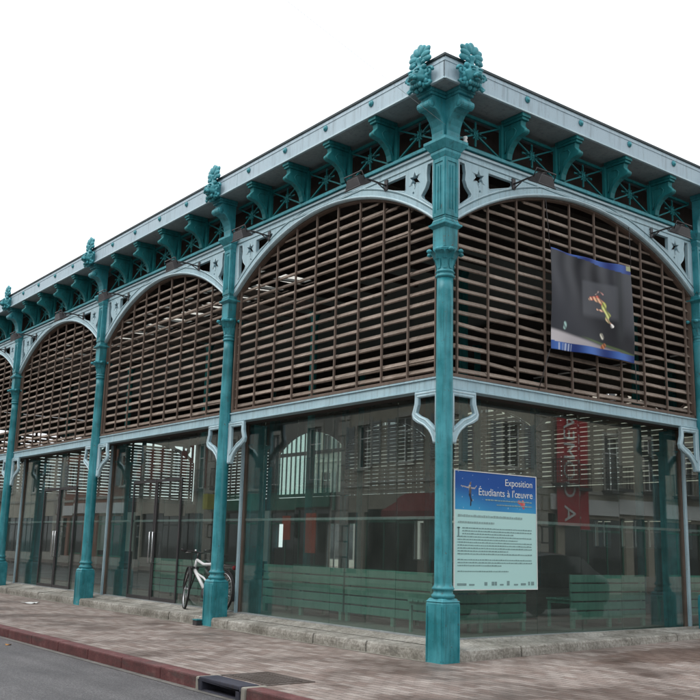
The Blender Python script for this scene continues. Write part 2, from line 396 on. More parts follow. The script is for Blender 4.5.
while y < 44: path.append(((3.97, y), (3.97, y + 1))); y += 1
kblock(path, .19, -.16, .012)
kerb = b.mesh('kerb', 'kerb_red'); bevel(kerb, .018, 2); struct('kerb', kerb)
# concrete channel strip at the foot of the kerb
b = MB(); b.add([(-90, -3.40, -.116), (2.2, -3.40, -.116), (2.2, -3.30, -.116), (-90, -3.30, -.116)], [(0, 1, 2, 3)]); struct('gutter_strip', b.mesh('gutter_strip', 'gutter_cement'))
# pavement across the street
b = MB(); b.box(-90, 30, -14.0, -10.9, -.16, 0); b.box(12, 15, -10.85, 60, -.16, 0); b.box(-60, 3.8, 27, 30, -.16, .1); struct('far_pavement', b.mesh('far_pavement', 'pavers'))

# stone step carrying the hall: hammered kerb stones and a sloping stone ledge
b = MB()
def stepz(y): return .144 + .012 * max(y, 0)
seg = [-40, -39]; x = -39.0
joints = [-.13]; x = -.13
while x > -39.2: x -= random.choice((1.06, 1.12, .98, 1.2)); joints.append(x)
for i in range(len(joints) - 1):
    x1, x0 = joints[i] - .010, joints[i + 1] + .010
    h = .144 + random.uniform(-.006, .005); f0 = -.145 + random.uniform(-.012, .008)
    nx = 8
    P = [(f0, -.1), (f0 - .004, h * .55), (f0 + .004, h - .018), (f0 + .022, h), (.16, h + .012), (.16, -.1)]
    vs = []; 
    for k in range(nx + 1):
        xx = x0 + (x1 - x0) * k / nx; e = random.uniform(-.006, .006)
        for j, (yy, zz) in enumerate(P): vs.append((xx, yy + (e if j in (1, 2, 3) else 0), zz + (random.uniform(-.004, .003) if j in (2, 3) else 0)))
    n = len(P); fs = [(k * n + j, (k + 1) * n + j, (k + 1) * n + (j + 1) % n, k * n + (j + 1) % n) for k in range(nx) for j in range(n)] + [tuple(range(n)), tuple(nx * n + j for j in range(n - 1, -1, -1))]
    b.add(vs, fs)
jy = [.13]; y = .13
while y < 17.6: y += random.choice((1.06, 1.12, .98, 1.2)); jy.append(y)
for i in range(len(jy) - 1):
    y0, y1 = jy[i] + .010, jy[i + 1] - .010; f0 = .145 + random.uniform(-.008, .012); nx = 8; vs = []
    for k in range(nx + 1):
        yy = y0 + (y1 - y0) * k / nx; h = stepz(yy); e = random.uniform(-.006, .006)
        for j, (xx, zz) in enumerate([(f0, -.1), (f0 + .004, h * .55), (f0 - .004, h - .018), (f0 - .022, h), (-.16, h + .012), (-.16, -.1)]):
            vs.append((xx + (e if j in (1, 2, 3) else 0), yy, zz + (random.uniform(-.004, .003) if j in (2, 3) else 0)))
    n = 6; fs = [(k * n + j, (k + 1) * n + j, (k + 1) * n + (j + 1) % n, k * n + (j + 1) % n) for k in range(nx) for j in range(n)] + [tuple(range(n)), tuple(nx * n + j for j in range(n - 1, -1, -1))]
    b.add(vs, fs)
b.box(-.12, .125, -.125, .12, -.1, .15)
me = b.mesh('stone_step', 'kerb_stone'); struct('stone_step', me)
b = MB()
b.add([(-39.2, .165, .158), (-.165, .165, .158), (-.40, .40, .208), (-39.2, .40, .208)], [(0, 1, 2, 3)])
b.add([(-.165, .165, .158), (-.165, 17.64, .30), (-.40, 17.64, .30), (-.40, .40, .208)], [(0, 1, 2, 3)])
struct('stone_ledge', b.mesh('stone_ledge', 'kerb_stone'))
b = MB(); b.box(-39.2, -.37, .37, 17.7, -.1, .20); struct('hall_floor', b.mesh('hall_floor', 'hall_floor'))

# sandy line where the paving meets the step
b = MB(); rg = random.Random(2); n = 240; vs = []
for i in range(n + 1): x = -39 + 38.85 * i / n; vs += [(x, -.14, .004), (x, -.185 - abs(rg.gauss(0, .018)), .004)]
b.add(vs, [(2 * i, 2 * i + 1, 2 * i + 3, 2 * i + 2) for i in range(n)])
struct('sand_line', b.mesh('sand_line', 'mortar'))

# drain: cast inlet in the kerb line and the cover slab behind it
dr = empty('street_drain', (.28, -3.0, 0), label='dark iron street drain with open mouth let into the red kerb', cat='drain')
b = MB()
b.box(-.40, .40, -.19, .04, -.022, .016); b.box(-.40, -.33, -.19, .04, -.14, -.022); b.box(.33, .40, -.19, .04, -.14, -.022)
b.box(-.33, .33, -.02, .04, -.14, -.022); b.box(-.33, .33, -.19, -.05, -.14, -.105)
me = b.mesh('inlet', 'iron_blue'); bevel(me, .012, 2); put('inlet', me, dr, T(.02, -.14, 0))
b = MB(); b.box(-.038, .038, -.13, .15, -.15, .010); me = b.mesh('mortar_joint', 'mortar'); bevel(me, .02, 2)
for s_ in (-1, 1): put('mortar_joint', me, dr, T(.02 + s_ * .445, -.19, 0))
b = MB()
b.box(-.40, .40, -.02, .52, -.03, .006)
me = b.mesh('cover', 'iron_rust'); 
b = MB()
for i in range(13): b.box(-.36 + i * .0555, -.325 + i * .0555, .03, .47, .006, .011)
for j in range(5): b.box(-.37, .37, .05 + j * .095, .065 + j * .095, .006, .013)
co_ = put('cover', me, dr, T(0, 0, 0)); put('ribs', b.mesh('ribs', 'iron_rust'), co_)
b = MB(); b.box(-.44, .44, .52, .56, -.03, .008); b.box(-.44, -.40, -.10, .52, -.03, .008); b.box(.40, .44, -.10, .52, -.03, .008)
put('frame', b.mesh('frame', 'iron_rust'), dr)

# ------------------------------------------------------------------ the market hall
WL, WR = 5.59, 5.88
NL, NR = 7, 3
ZB0, ZB1 = 3.425, 3.60
ZC = 7.466; ZT = 7.826; OV = .426
hall = empty('market_hall', (0, 0, 0), label='long iron and glass market hall with teal columns, arched brown louvres and pale blue trim', cat='building')

def m_lathe(prof, mat, n=28):
    b = MB(); b.lathe(prof, n=n); return b.mesh('l', mat)
# column meshes ---------------------------------------------------------
def pedestal_mesh():
    b = MB(); h = .150
    b.box(-h, h, -h, h, -.02, .70)
    b.frustum((0, 0), h, .70, h - .012, .722); b.frustum((0, 0), h + .004, .722, h - .03, .765)
    me = b.mesh('pedestal', 'teal'); bevel(me, .007, 2)
    b = MB()
    for a in range(4):      # raised corner fillets on each face
        mt = RZ(a * pi / 2)
        for s in (-1, 1):
            vs = [mt @ Vector(p) for p in ((s * (h - .012), -h - .004, .03), (s * (h - .032), -h - .004, .03), (s * (h - .032), -h - .004, .67), (s * (h - .012), -h - .004, .67))]
            b.obox(sum(vs, Vector()) / 4, (vs[1] - vs[0]) / 2, mt @ Vector((0, .005, 0)), Vector((0, 0, .32)))
    return join_meshes(me, b.mesh('x', 'teal'), None)
PED = pedestal_mesh()
def shaft_mesh(r0, r1):
    return m_lathe([(r0 + .02, .76), (r0 + .035, .785), (r0 + .035, .805), (r0 + .012, .825), (r0 + .008, .86), (r0 + .028, .872), (r0 + .030, .885), (r0 + .018, .90), (r0 + .002, .925), (r0, .96),
                    (r0, 2.78), (r0 - .004, 2.80), ((r0 * .8 + r1 * .2), 3.2), (r1 + .002, 4.7), (r1, 4.90)], 'teal', 32)
def capital_mesh(r1):
    b = MB(); r = r1
    b.lathe([(r, 4.88), (r + .022, 4.895), (r + .022, 4.915), (r + .006, 4.93), (r + .012, 4.95), (r + .026, 4.96), (r + .010, 4.98), (r + .004, 5.0), (r + .012, 5.12), (r + .03, 5.22), (r + .055, 5.27), (r + .055, 5.285), (0.02, 5.29)], n=28)
    for ring, (z0, z1, lean, n, w) in enumerate(((5.0, 5.15, .035, 8, .036), (5.06, 5.25, .105, 8, .056))):
        for k in range(n):
            a = 2 * pi * (k + .5 * ring) / n; ca, sa = math.cos(a), math.sin(a)
            pts = []
            for i in range(6):
                u = i / 5; rr_ = r + .012 + lean * u ** 2.2; z = z0 + (z1 - z0) * min(u * 1.12, 1) - (.02 if i == 5 else 0)
                ww = w * (.65 + .6 * math.sin(pi * u * .85)) * (1 if i < 5 else .5)
                for s_ in (-1, 1): pts.append((ca * rr_ - sa * s_ * ww, sa * rr_ + ca * s_ * ww, z))
            fs = [(2 * i, 2 * i + 1, 2 * i + 3, 2 * i + 2) for i in range(5)]
            q = [(x * .93, y * .93, z) for x, y, z in pts]; m0 = len(pts)
            b.add(pts + q, fs + [tuple(m0 + v for v in f[::-1]) for f in fs] + [(2 * i, 2 * i + 2, m0 + 2 * i + 2, m0 + 2 * i) for i in range(5)] + [(2 * i + 1, m0 + 2 * i + 1, m0 + 2 * i + 3, 2 * i + 3) for i in range(5)] + [(10, 11, m0 + 11, m0 + 10)])
            if ring: b.ball((ca * (r + .012 + lean), sa * (r + .012 + lean), z1 - .016), .038, 1, 1, .8, 8, 6)
    return b.mesh('capital', 'teal')
def block_mesh(h):
    b = MB()
    b.box(-h, h, -h, h, 5.29, 5.56)
    b.frustum((0, 0), h, 5.56, h + .045, 5.60); b.box(-h - .045, h + .045, -h - .045, h + .045, 5.60, 5.625); b.frustum((0, 0), h + .03, 5.625, h + .01, 5.655); b.frustum((0, 0), h + .012, 5.655, h - .004, 5.70)
    b.box(-h, h, -h, h, 5.70, 6.60)
    b.frustum((0, 0), h + .002, 6.56, h + .03, 6.62); b.box(-h - .03, h + .03, -h - .03, h + .03, 6.62, 6.66); b.frustum((0, 0), h + .035, 6.66, h + .10, 6.76); b.box(-h - .10, h + .10, -h - .10, h + .10, 6.76, 6.80); b.frustum((0, 0), h + .10, 6.80, h + .04, 6.83)
    me = b.mesh('upper_block', 'teal'); bevel(me, .004, 1)
    b = MB()
    for a in range(4):       # sunk panel shown by a raised frame
        mt = RZ(a * pi / 2)
        def bar(x0, x1, z0, z1):
            b.obox(mt @ Vector(((x0 + x1) / 2, -h - .004, (z0 + z1) / 2)), mt @ Vector(((x1 - x0) / 2, 0, 0)), mt @ Vector((0, .007, 0)), (0, 0, (z1 - z0) / 2))
        wv = h - .025
        bar(-h + .002, -wv + .015, 5.73, 6.55); bar(wv - .015, h - .002, 5.73, 6.55); bar(-wv + .015, wv - .015, 6.50, 6.55); bar(-wv + .015, wv - .015, 5.73, 5.78)
        bar(-.030, -.018, 5.83, 6.45); bar(.018, .030, 5.83, 6.45)
    return join_meshes(me, b.mesh('x', 'teal'), None)
def arc(cx, cz, r, a0, a1, n): return [(cx + r * math.cos(R(a0 + (a1 - a0) * i / n)), cz + r * math.sin(R(a0 + (a1 - a0) * i / n))) for i in range(n + 1)]
def console_mesh(wd, big=True):
    # side profile: out (towards -y), z ; drawn with out positive then mirrored
    if big:
        P = [(.06, 6.82), (.15, 6.82), (.155, 6.92), (.175, 7.0), (.21, 7.08), (.26, 7.145), (.31, 7.175), (.35, 7.18), (.385, 7.17)] + arc(.375, 7.235, .062, -80, 75, 7) + [(.385, 7.31), (.36, 7.335), (.36, 7.37), (.06, 7.37)]
    else:
        P = [(.0, 6.86), (.07, 6.86), (.085, 6.95), (.12, 7.03), (.18, 7.10), (.24, 7.14), (.30, 7.15)] + arc(.315, 7.20, .048, -90, 60, 6) + [(.325, 7.26), (.30, 7.30), (.31, 7.37), (.0, 7.37)]
    if not big: P = [(p[0] * 1.17, p[1]) for p in P]
    b = MB(); b.extr([(-p[0], p[1]) for p in P], -wd / 2, wd / 2, 'yz')
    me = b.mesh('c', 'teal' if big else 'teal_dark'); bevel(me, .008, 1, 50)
    b = MB()
    e = .39 if big else .385
    b.box(-wd / 2 - .015, wd / 2 + .015, -e - .01, -.05 if big else .0, 7.372, 7.41); b.box(-wd / 2 - .03, wd / 2 + .03, -e - .03, -.05 if big else .0, 7.412, 7.462)
    if not big:
        # pierced cheeks: raised scroll outlines on both sides and a backing pilaster
        b.box(-wd / 2 - .05, wd / 2 + .05, -.02, .03, 6.84, 7.40)
        for s in (-1, 1):
            x = s * (wd / 2)
            b.tube([(x, -.05, 6.95), (x, -.085, 7.05), (x, -.15, 7.13), (x, -.23, 7.18), (x, -.26, 7.24), (x, -.22, 7.29), (x, -.12, 7.30), (x, -.05, 7.28)], .010, 6, True)
    else:
        for s in (-1, 1):
            x = s * (wd / 2)
            b.lathe([(.0, -.006), (.045, -.006), (.05, .0), (.045, .008), (.02, .012), (.0, .012)], n=16, mat=T(x, -.375, 7.235) @ Matrix.Rotation(s * pi / 2, 4, 'Y'))
            b.tube([(x, -.13, 6.86), (x, -.15, 6.98), (x, -.19, 7.08), (x, -.25, 7.16), (x, -.33, 7.20)], .009, 6)
    return join_meshes(me, b.mesh('x', 'teal' if big else 'teal_dark'), None)
CONS = console_mesh(.235, True); BRK = console_mesh(.105, False)
def corner_bracket_mesh():
    out = [(.10, 3.415), (.60, 3.415), (.60, 3.33), (.605, 3.26), (.655, 3.13), (.635, 3.06), (.55, 3.01), (.43, 2.965), (.34, 2.90), (.275, 2.83), (.245, 2.76), (.235, 2.715), (.10, 2.715)]
    hole = [(.20, 3.345), (.535, 3.345), (.535, 3.25), (.575, 3.14), (.50, 3.09), (.38, 3.045), (.28, 2.97), (.20, 2.89)]
    me = curve_mesh([out, hole], .020, .005, mats='pale_blue')
    b = MB()
    b.tube([(x, -.022, z) for x, z in [(.125, 2.73), (.225, 2.73), (.245, 2.80), (.30, 2.885), (.40, 2.965), (.52, 3.02), (.61, 3.075), (.628, 3.13), (.58, 3.27), (.578, 3.395), (.125, 3.395)]], .013, 6, True)
    b.tube([(x, -.022, z) for x, z in [(.186, 3.36), (.55, 3.36), (.55, 3.255), (.592, 3.135), (.50, 3.075), (.385, 3.03), (.285, 2.95), (.186, 2.86)]], .011, 6, True)
    return join_meshes(me, b.mesh('x', 'rim_blue'), None)
CBR = corner_bracket_mesh()
CBR_M = CBR.copy(); CBR_M.transform(Matrix.Scale(-1, 4, (1, 0, 0))); CBR_M.flip_normals()
PEDL = PED
SH_C = shaft_mesh(.112, .108); SH_I = shaft_mesh(.108, .088)
CAP_C = capital_mesh(.108); CAP_I = capital_mesh(.088)
BLK_C = block_mesh(.118); BLK_I = block_mesh(.112)
def finial_mesh():
    b = MB(); rnd = random.Random(4)
    # lion mask
    def f(d):
        k = 1 + .10 * math.sin(7 * math.atan2(d.x, d.z)) * (1 - abs(d.y)) + .05 * math.sin(11 * d.z)
        return k
    b.ball((0, -.06, 7.60), .125, 1.0, .75, 1.12, 22, 14, f)
    b.ball((0, -.155, 7.565), .052, 1.05, .9, .8); b.ball((0, -.185, 7.585), .024, 1.2, .8, .7)
    for s in (-1, 1):
        b.ball((s * .04, -.158, 7.545), .03, 1, .9, .9); b.ball((s * .05, -.138, 7.635), .026, 1.2, .7, .8)
        b.ball((s * .10, -.07, 7.705), .038, 1, .8, 1.1); b.ball((s * .055, -.135, 7.668), .03, 1.4, .6, .5)
        for k in range(7):       # mane locks
            a = -1.3 + k * .42; b.ball((s * .125 * math.cos(a), -.045, 7.58 + .15 * math.sin(a)), .036, .9, .9, 1.25, 10, 7)
        # side scrolls
        pts = []
        for i in range(22):
            a = i / 21 * 2.4 * pi; r = .07 * (1 - i / 28); pts.append((s * (.165 + r * math.cos(a) * .8), -.04 - .012 * i / 21, 7.60 + r * math.sin(a) + .02))
        b.tube(pts, .018, 7)
        b.tube([(s * .15, -.03, 7.50), (s * .19, -.04, 7.47), (s * .16, -.05, 7.44), (s * .11, -.05, 7.46)], .02, 7)
    b.ball((0, -.14, 7.515), .036, 1.1, .8, .7)
    for k in range(-2, 3): b.ball((k * .035, -.10, 7.475 - .004 * abs(k)), .028, .8, .8, 1.3, 9, 6)
    # stem and palmette
    b.lathe([(.075, 7.68), (.06, 7.71), (.045, 7.74), (.034, 7.78), (.036, 7.82), (.055, 7.85), (.04, 7.88), (.01, 7.89)], c=(0, -.03), n=14)
    for k in range(9):
        a = R(-112 + 28 * k); L = .185 if k % 2 == 0 else .165; c = (math.sin(a) * L * .6, -.03 - .01 * (k % 2), 7.885 + math.cos(a) * L * .6)
        bb = MB(); bb.ball((0, 0, 0), 1, .052, .030, L * .46, 12, 8)
        mt = T(*c) @ Matrix.Rotation(a, 4, 'Y')
        b.add([mt @ Vector(v) for v in bb.v], bb.f, True)
    for s in (-1, 1): b.ball((s * .075, -.05, 7.80), .03, 1, .8, 1, 9, 6)
    b.box(-.13, .13, -.02, .03, 7.46, 7.72)
    b.v = [(x * 1.22, y * 1.1, 7.46 + (z - 7.46) * 1.03) for x, y, z in b.v]
    return b.mesh('finial', 'teal')
FIN = finial_mesh()
def column(mat, shaft, cap, blk, cons=(0,), cbr=((0, 1, 1),)):
    c = put('column', shaft, hall, mat)
    put('pedestal', PED, c); put('capital', cap, c); put('upper_block', blk, c)
    for a in cons:
        put('eaves_console', CONS, c, RZ(a)); put('lion_finial', FIN, c, RZ(a) @ T(0, -OV - .028, 0))
    for a, l, r in cbr:
        if r: put('corner_bracket', CBR, c, RZ(a) @ T(0, .045, 0))
        if l: put('corner_bracket', CBR_M, c, RZ(a) @ T(0, .045, 0))
    return c
H = pi / 2
column(T(0, 0, 0), SH_C, CAP_C, BLK_C, (0, H), ((0, 1, 0), (H, 0, 1)))
for k in range(1, NL): column(T(-WL * k, 0, 0), SH_I, CAP_I, BLK_I, (0,), ((0, 1, 1),))
column(T(-WL * NL, 0, 0), SH_C, CAP_C, BLK_C, (0, -H), ((0, 0, 1),))
for k in range(1, NR): column(T(0, WR * k, 0) @ RZ(H), SH_C, CAP_I, BLK_I, (0,), ((0, 1, 1),))
column(T(0, WR * NR, 0) @ RZ(H), SH_C, CAP_C, BLK_C, (0, H), ((0, 1, 0),))

# arch geometry ---------------------------------------------------------
def arch_z(x, W, drop=0.0, e=.13, z0=5.70, zc=6.63):
    hs = W / 2 - e; rise = zc - z0; r = (hs * hs + rise * rise) / (2 * rise)
    u = min(abs(x - W / 2), hs); return zc - r + math.sqrt(r * r - u * u) - drop
def arch_frame_mesh(W):
    e = .115; n = 48; zt = 6.735
    xs = [e + (W - 2 * e) * i / n for i in range(n + 1)]
    outer = [(W - e, zt), (e, zt)] + [(x, arch_z(x, W)) for x in xs]
    hs = []
    slot = [(.235, 6.60), (.345, 6.60), (.365, 6.47), (.352, 6.36), (.39, 6.27), (.475, 6.185), (.46, 6.135), (.33, 6.03), (.235, 5.975)]
    star = [(.61 + (.130 if i % 2 == 0 else .062) * math.sin(pi * i / 6), 6.45 + (.130 if i % 2 == 0 else .062) * math.cos(pi * i / 6)) for i in range(12)]
    dot = arc(.64, 6.262, .022, 0, 324, 9)
    tri = [(.80, 6.585), (1.31, 6.585), (1.33, 6.55), (1.26, 6.475), (.83, 6.34), (.80, 6.36)]
    for sh in (slot, star, dot, tri): hs.append(sh); hs.append([(W - x, z) for x, z in sh][::-1])
    me = curve_mesh([outer] + hs, .026, .006, mats='pale_blue')
    b = MB()
    b.tube([(x, -.030, arch_z(x, W) + .02) for x in xs], .018, 6)
    b.cur = 1
    b.tube([(x, -.0335, arch_z(x, W) + .125) for x in xs if arch_z(x, W) + .125 < 6.735], .006, 4)
    b.cur = 0
    b.tube([(x, -.030, arch_z(x, W) + .145) for x in xs if arch_z(x, W) + .145 < 6.70], .010, 6)
    for sh in hs:
        if len(sh) != 10: b.tube([(x, -.030, z) for x, z in sh], .009, 5, True)
    b.tube([(e, -.03, 6.66), (W - e, -.03, 6.66)], .010, 6); b.cur = 1; b.tube([(e, -.033, 6.643), (W - e, -.033, 6.643)], .005, 4); b.cur = 0
    return join_meshes(me, b.mesh('x', ['rim_blue', 'groove']), None)
def cornice_mesh(W):
    e = .13; b = MB()
    b.box(e, W - e, -.05, .05, 6.741, 6.775); b.cur = 1; b.box(e, W - e, -.02, .05, 6.775, 6.79); b.cur = 2
    b.box(e, W - e, -.085, .05, 6.79, 6.828); b.box(e, W - e, -.06, .05, 6.828, 6.85)
    return b.mesh('cornice', ['rim_blue', 'groove', 'teal'])
def louvre_mesh(W, bx, pitch=.158, far=False):
    b = MB(); e = .135; rnd = random.Random(int(W * 100))
    hs = W / 2 - e
    z = ZB1 + .115
    while z < 6.55:
        # extent under the arch
        if z + .03 < 5.70: x0 = e
        else:
            x0 = None
            for i in range(400):
                x = e + (W / 2 - e) * i / 400
                if arch_z(x, W) > z + .045: x0 = x; break
            if x0 is None: break
        ang = R(46) + rnd.uniform(-.05, .05); hw = .072 if far else .043; th = .009
        # board tilted: outer edge low, split at each batten so boards are individually a little off
        cuts = [x0] + [q for q in bx if x0 < q < W - x0] + [W - x0]
        for i in range(len(cuts) - 1):
            a = ang + rnd.uniform(-.05, .05); dz = rnd.uniform(-.006, .006); dz2 = rnd.uniform(-.006, .006) - (rnd.random() < .02) * .03
            c0 = Vector((cuts[i] + .002, .115, z + dz)); c1 = Vector((cuts[i + 1] - .002, .115, z + dz2)); ax = (c1 - c0) / 2
            av = Vector((0, math.cos(a) * hw, math.sin(a) * hw)); nv = Vector((0, -math.sin(a), math.cos(a))) * th
            b.obox((c0 + c1) / 2, ax, av, nv)
        z += pitch
    b.cur = 1
    for q in bx:
        wq = .06 if far else .0115
        b.box(q - wq, q + wq, .055, .085, ZB1 + .02, arch_z(q, W) - .01)
    # edge frame following the arch
    n = 40; xs = [e + (W - 2 * e) * i / n for i in range(n + 1)]
    pts = [(xs[0], ZB1 + .02)] + [(x, arch_z(x, W) - .012) for x in xs] + [(xs[-1], ZB1 + .02)]
    for i in range(len(pts) - 1):
        p, q = pts[i], pts[i + 1]; d = Vector((q[0] - p[0], 0, q[1] - p[1])); L = d.length
        if L < 1e-4: continue
        d /= L; nn = Vector((d.z, 0, -d.x))
        b.obox(((p[0] + q[0]) / 2, .09, (p[1] + q[1]) / 2), d * (L / 2 + .004), (0, .045, 0), nn * .020)
    b.box(e, W - e, .045, .14, ZB1 + .002, ZB1 + .045)
    return b.mesh('louvre_screen', ['louvre_wood', 'louvre_rust'])
def lattice_mesh(w, h):
    b = MB(); t = .011
    cx, cz = 0, 0
    def bar(p, q, r=t, d=.012):
        p = Vector((p[0], 0, p[1])); q = Vector((q[0], 0, q[1])); dd = q - p; L = dd.length; dd /= L
        b.obox((p + q) / 2, dd * (L / 2), (0, d, 0), Vector((dd.z, 0, -dd.x)) * r)
    for s in (-1, 1):
        bar((0, 0), (s * w / 2, h / 2)); bar((0, 0), (s * w / 2, -h / 2))
        bar((0, 0), (s * .20, 0), .009); bar((0, 0), (0, s * .17), .009); b.ball((s * .20, 0, 0), .02, 1, .6, 1, 8, 6); b.ball((0, 0, s * .17), .02, 1, .6, 1, 8, 6)
        bar((0, 0), (s * .15, .0), .013); 
    for i in range(8):
        a = pi / 4 * i; bar((0, 0), (.11 * math.cos(a + .39), .08 * math.sin(a + .39)), .008)
    b.lathe([(.0, -.02), (.045, -.02), (.05, -.01), (.05, .01), (.045, .02), (0, .02)], n=14, mat=Matrix.Rotation(pi / 2, 4, 'X'))
    b.ball((0, -.022, 0), .024, 1, .7, 1, 10, 7)
    b.box(-w / 2, w / 2, -.018, .018, h / 2 - .012, h / 2 + .03); b.box(-w / 2, w / 2, -.018, .018, -h / 2 - .01, -h / 2 + .012)
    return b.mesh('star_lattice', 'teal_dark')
ROS = MB(); ROS.lathe([(0, 0), (.045, 0), (.05, .008), (.04, .02), (.028, .022), (.024, .034), (.0, .036)], n=16, mat=Matrix.Rotation(pi / 2, 4, 'X')); ROS = ROS.mesh('rosette', 'teal')
GY = .45
def glazing_mesh(W, joints, z1=3.43, x0=0, x1=None):
    b = MB(); xs = [x0] + joints + [x1 or W]; rg = random.Random(3)
    for i in range(len(xs) - 1):
        a, c = rg.uniform(-.0035, .0035), rg.uniform(-.003, .003); w_ = (xs[i + 1] - xs[i]) / 2 - .004
        b.obox(((xs[i] + xs[i + 1]) / 2, GY, (z1 + .215) / 2), (w_, w_ * a, 0), (0, .006, 0), (0, c * 1.6, (z1 - .215) / 2))
    return b.mesh('glass_pane', 'glass')
def door_mesh(x0, x1):
    b = MB()
    for a, c in ((x0, (x0 + x1) / 2 - .01), ((x0 + x1) / 2 + .01, x1)):
        b.box(a, a + .045, GY - .035, GY - .009, .22, 2.6); b.box(c - .045, c, GY - .035, GY - .009, .22, 2.6)
        b.box(a + .045, c - .045, GY - .035, GY - .009, .22, .29); b.box(a + .045, c - .045, GY - .035, GY - .009, 2.54, 2.6)
    return b.mesh('door', 'dark_metal')
def door_handle_mesh():
    b = MB(); b.tube([(0, 0, -.3), (0, -.05, -.3), (0, -.05, .3), (0, 0, .3)], .012, 8); return b.mesh('handle', 'chrome')
def glaze_trims(W, a=0, c=None):
    W = c or W
    tr = MB(); tr.tube([(a + .02, GY + .034, 1.775), (W - .02, GY + .034, 1.775)], .017, 8); tr.box(a, W, GY + .010, GY + .020, 1.755, 1.795)
    tr = tr.mesh('transom', 'grey_metal')
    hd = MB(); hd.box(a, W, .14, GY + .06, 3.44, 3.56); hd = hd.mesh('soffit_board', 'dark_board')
    sl = MB(); sl.box(a, W, GY - .04, GY + .04, .195, .225); sl = sl.mesh('sill', 'grey_metal')
    return tr, hd, sl
def post_mesh():
    b = MB(); b.box(-.035, .035, -.06, .06, .15, 3.43); b.cur = 1; b.box(.037, .085, -.03, .03, .18, 3.43); b.box(-.085, -.037, -.03, .03, .18, 3.43)
    return b.mesh('post', ['pale_blue', 'louvre_rust'])
POST = post_mesh()
def bay_meshes(W, bx, joints):
    q = {}
    q['arch'] = arch_frame_mesh(W); q['corn'] = cornice_mesh(W); q['louv'] = louvre_mesh(W, bx)
    b = MB(); b.box(.10, W - .10, .055, .19, ZB0, ZB1); b.box(.10, W - .10, .035, .055, ZB1 - .028, ZB1 - .006); b.box(.10, W - .10, .035, .055, ZB0 + .004, ZB0 + .02); q['beam'] = b.mesh('beam', 'pale_blue')
    q['lat'] = lattice_mesh(W / 5 - .19, .46)
    q['glass'] = glazing_mesh(W, joints); q['tr'], q['hd'], q['sl'] = glaze_trims(W)
    return q
bxL = [WL - (.25 + .5656 * n) for n in range(10)]; bxR = [.29 + .5889 * n for n in range(10)]
BL = bay_meshes(WL, bxL, [.62, 1.62, 2.62, 3.50, 4.15, 4.9]); BRr = bay_meshes(WR, bxR, [1.25, 2.24, 3.22, 4.17, 5.1])
HANDLE = door_handle_mesh()
def bay(mat, q, W, full=True, door=None):
    put('arch_frame', q['arch'], hall, mat @ T(0, .012, 0)); put('louvre_screen', q['louv'], hall, mat); put('beam', q['beam'], hall, mat)
    g = put('glass_pane', q['glass'], hall, mat); put('soffit_board', q['hd'], hall, mat)
    put('transom', q['tr'], g); put('sill', q['sl'], g)
    if full:
        put('cornice', q['corn'], hall, mat)
        for i in range(5): put('star_lattice', q['lat'], hall, mat @ T(W / 5 * (i + .5), .02, 7.115))
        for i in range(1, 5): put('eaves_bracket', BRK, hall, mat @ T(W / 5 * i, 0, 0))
    if door:
        dd = put('door', door_mesh(*door), hall, mat); mid = (door[0] + door[1]) / 2
        for s in (-1, 1): put('handle', HANDLE, dd, T(mid + s * .07, GY - .035, 1.25))
def corner_variant(q, W, joints, a, c):
    q = dict(q); q['glass'] = glazing_mesh(W, joints, 3.43, a, c); q['tr'], q['hd'], q['sl'] = glaze_trims(W, a, c); return q
BL0 = corner_variant(BL, WL, [.62, 1.62, 2.62, 3.50, 4.15], 0, WL - GY + .01); BR0 = corner_variant(BRr, WR, [1.25, 2.24, 3.22, 4.17, 5.1], GY + .01, WR)
for k in range(NL):
    bay(T(-WL * (k + 1), 0, 0), BL if k else BL0, WL, True, {1: (1.2, 3.35), 2: (1.6, 3.7), 4: (1.2, 3.35)}.get(k))
for k in range(NR): bay(T(0, WR * k, 0) @ RZ(H), BRr if k else BR0, WR, True)
for k in range(1, NL + 1): put('glazing_post', POST, hall, T(-WL * k, GY, 0))
for k in range(1, NR + 1): put('glazing_post', POST, hall, T(-GY, WR * k, 0) @ RZ(H))
# inner columns right behind the glass
b = MB(); b.box(-.15, .15, -.15, .15, .19, 3.0); b.frustum((0, 0), .15, 3.0, .2, 3.08); b.box(-.13, .13, -.13, .13, 3.08, 3.43)
for s in (): b.extr([(s * .13, 3.9), (s * .13, 2.5), (s * .2, 2.9), (s * .45, 3.25), (s * .9, 3.42), (s * .9, 3.5)], -.04, .04)
INC = b.mesh('inner_column', 'teal')
for k in range(1, NL): put('inner_column', INC, hall, T(-WL * k + .04, GY + .19, 0))
for k in range(1, NR): put('inner_column', INC, hall, T(-GY - .19, WR * k, 0) @ RZ(H))
b = MB(); b.lathe([(.16, .19), (.16, .4), (.10, .45), (.095, 7.2), (.16, 7.4)], n=18)
for a in ():
    mt = RZ(a * H); bb = MB(); bb.extr([(.09, 5.2), (.10, 5.3), (.3, 5.9), (.8, 6.4), (1.5, 6.65), (1.5, 6.8), (.09, 6.8)], -.035, .035); b.add([mt @ Vector(v) for v in bb.v], bb.f)
NAV = b.mesh('nave_column', 'teal_dark')
for k in range(1, NL):
    for y in (5.8, 11.84): put('nave_column', NAV, hall, T(-WL * k, y, 0))
# louvred band dark board behind the frieze
b = MB(); b.box(-WL * NL, -.30, .30, .33, 6.76, 7.46); b.box(-.33, -.30, .30, WR * NR, 6.76, 7.46); put('frieze_board', b.mesh('frieze_board', 'dark_board'), hall)
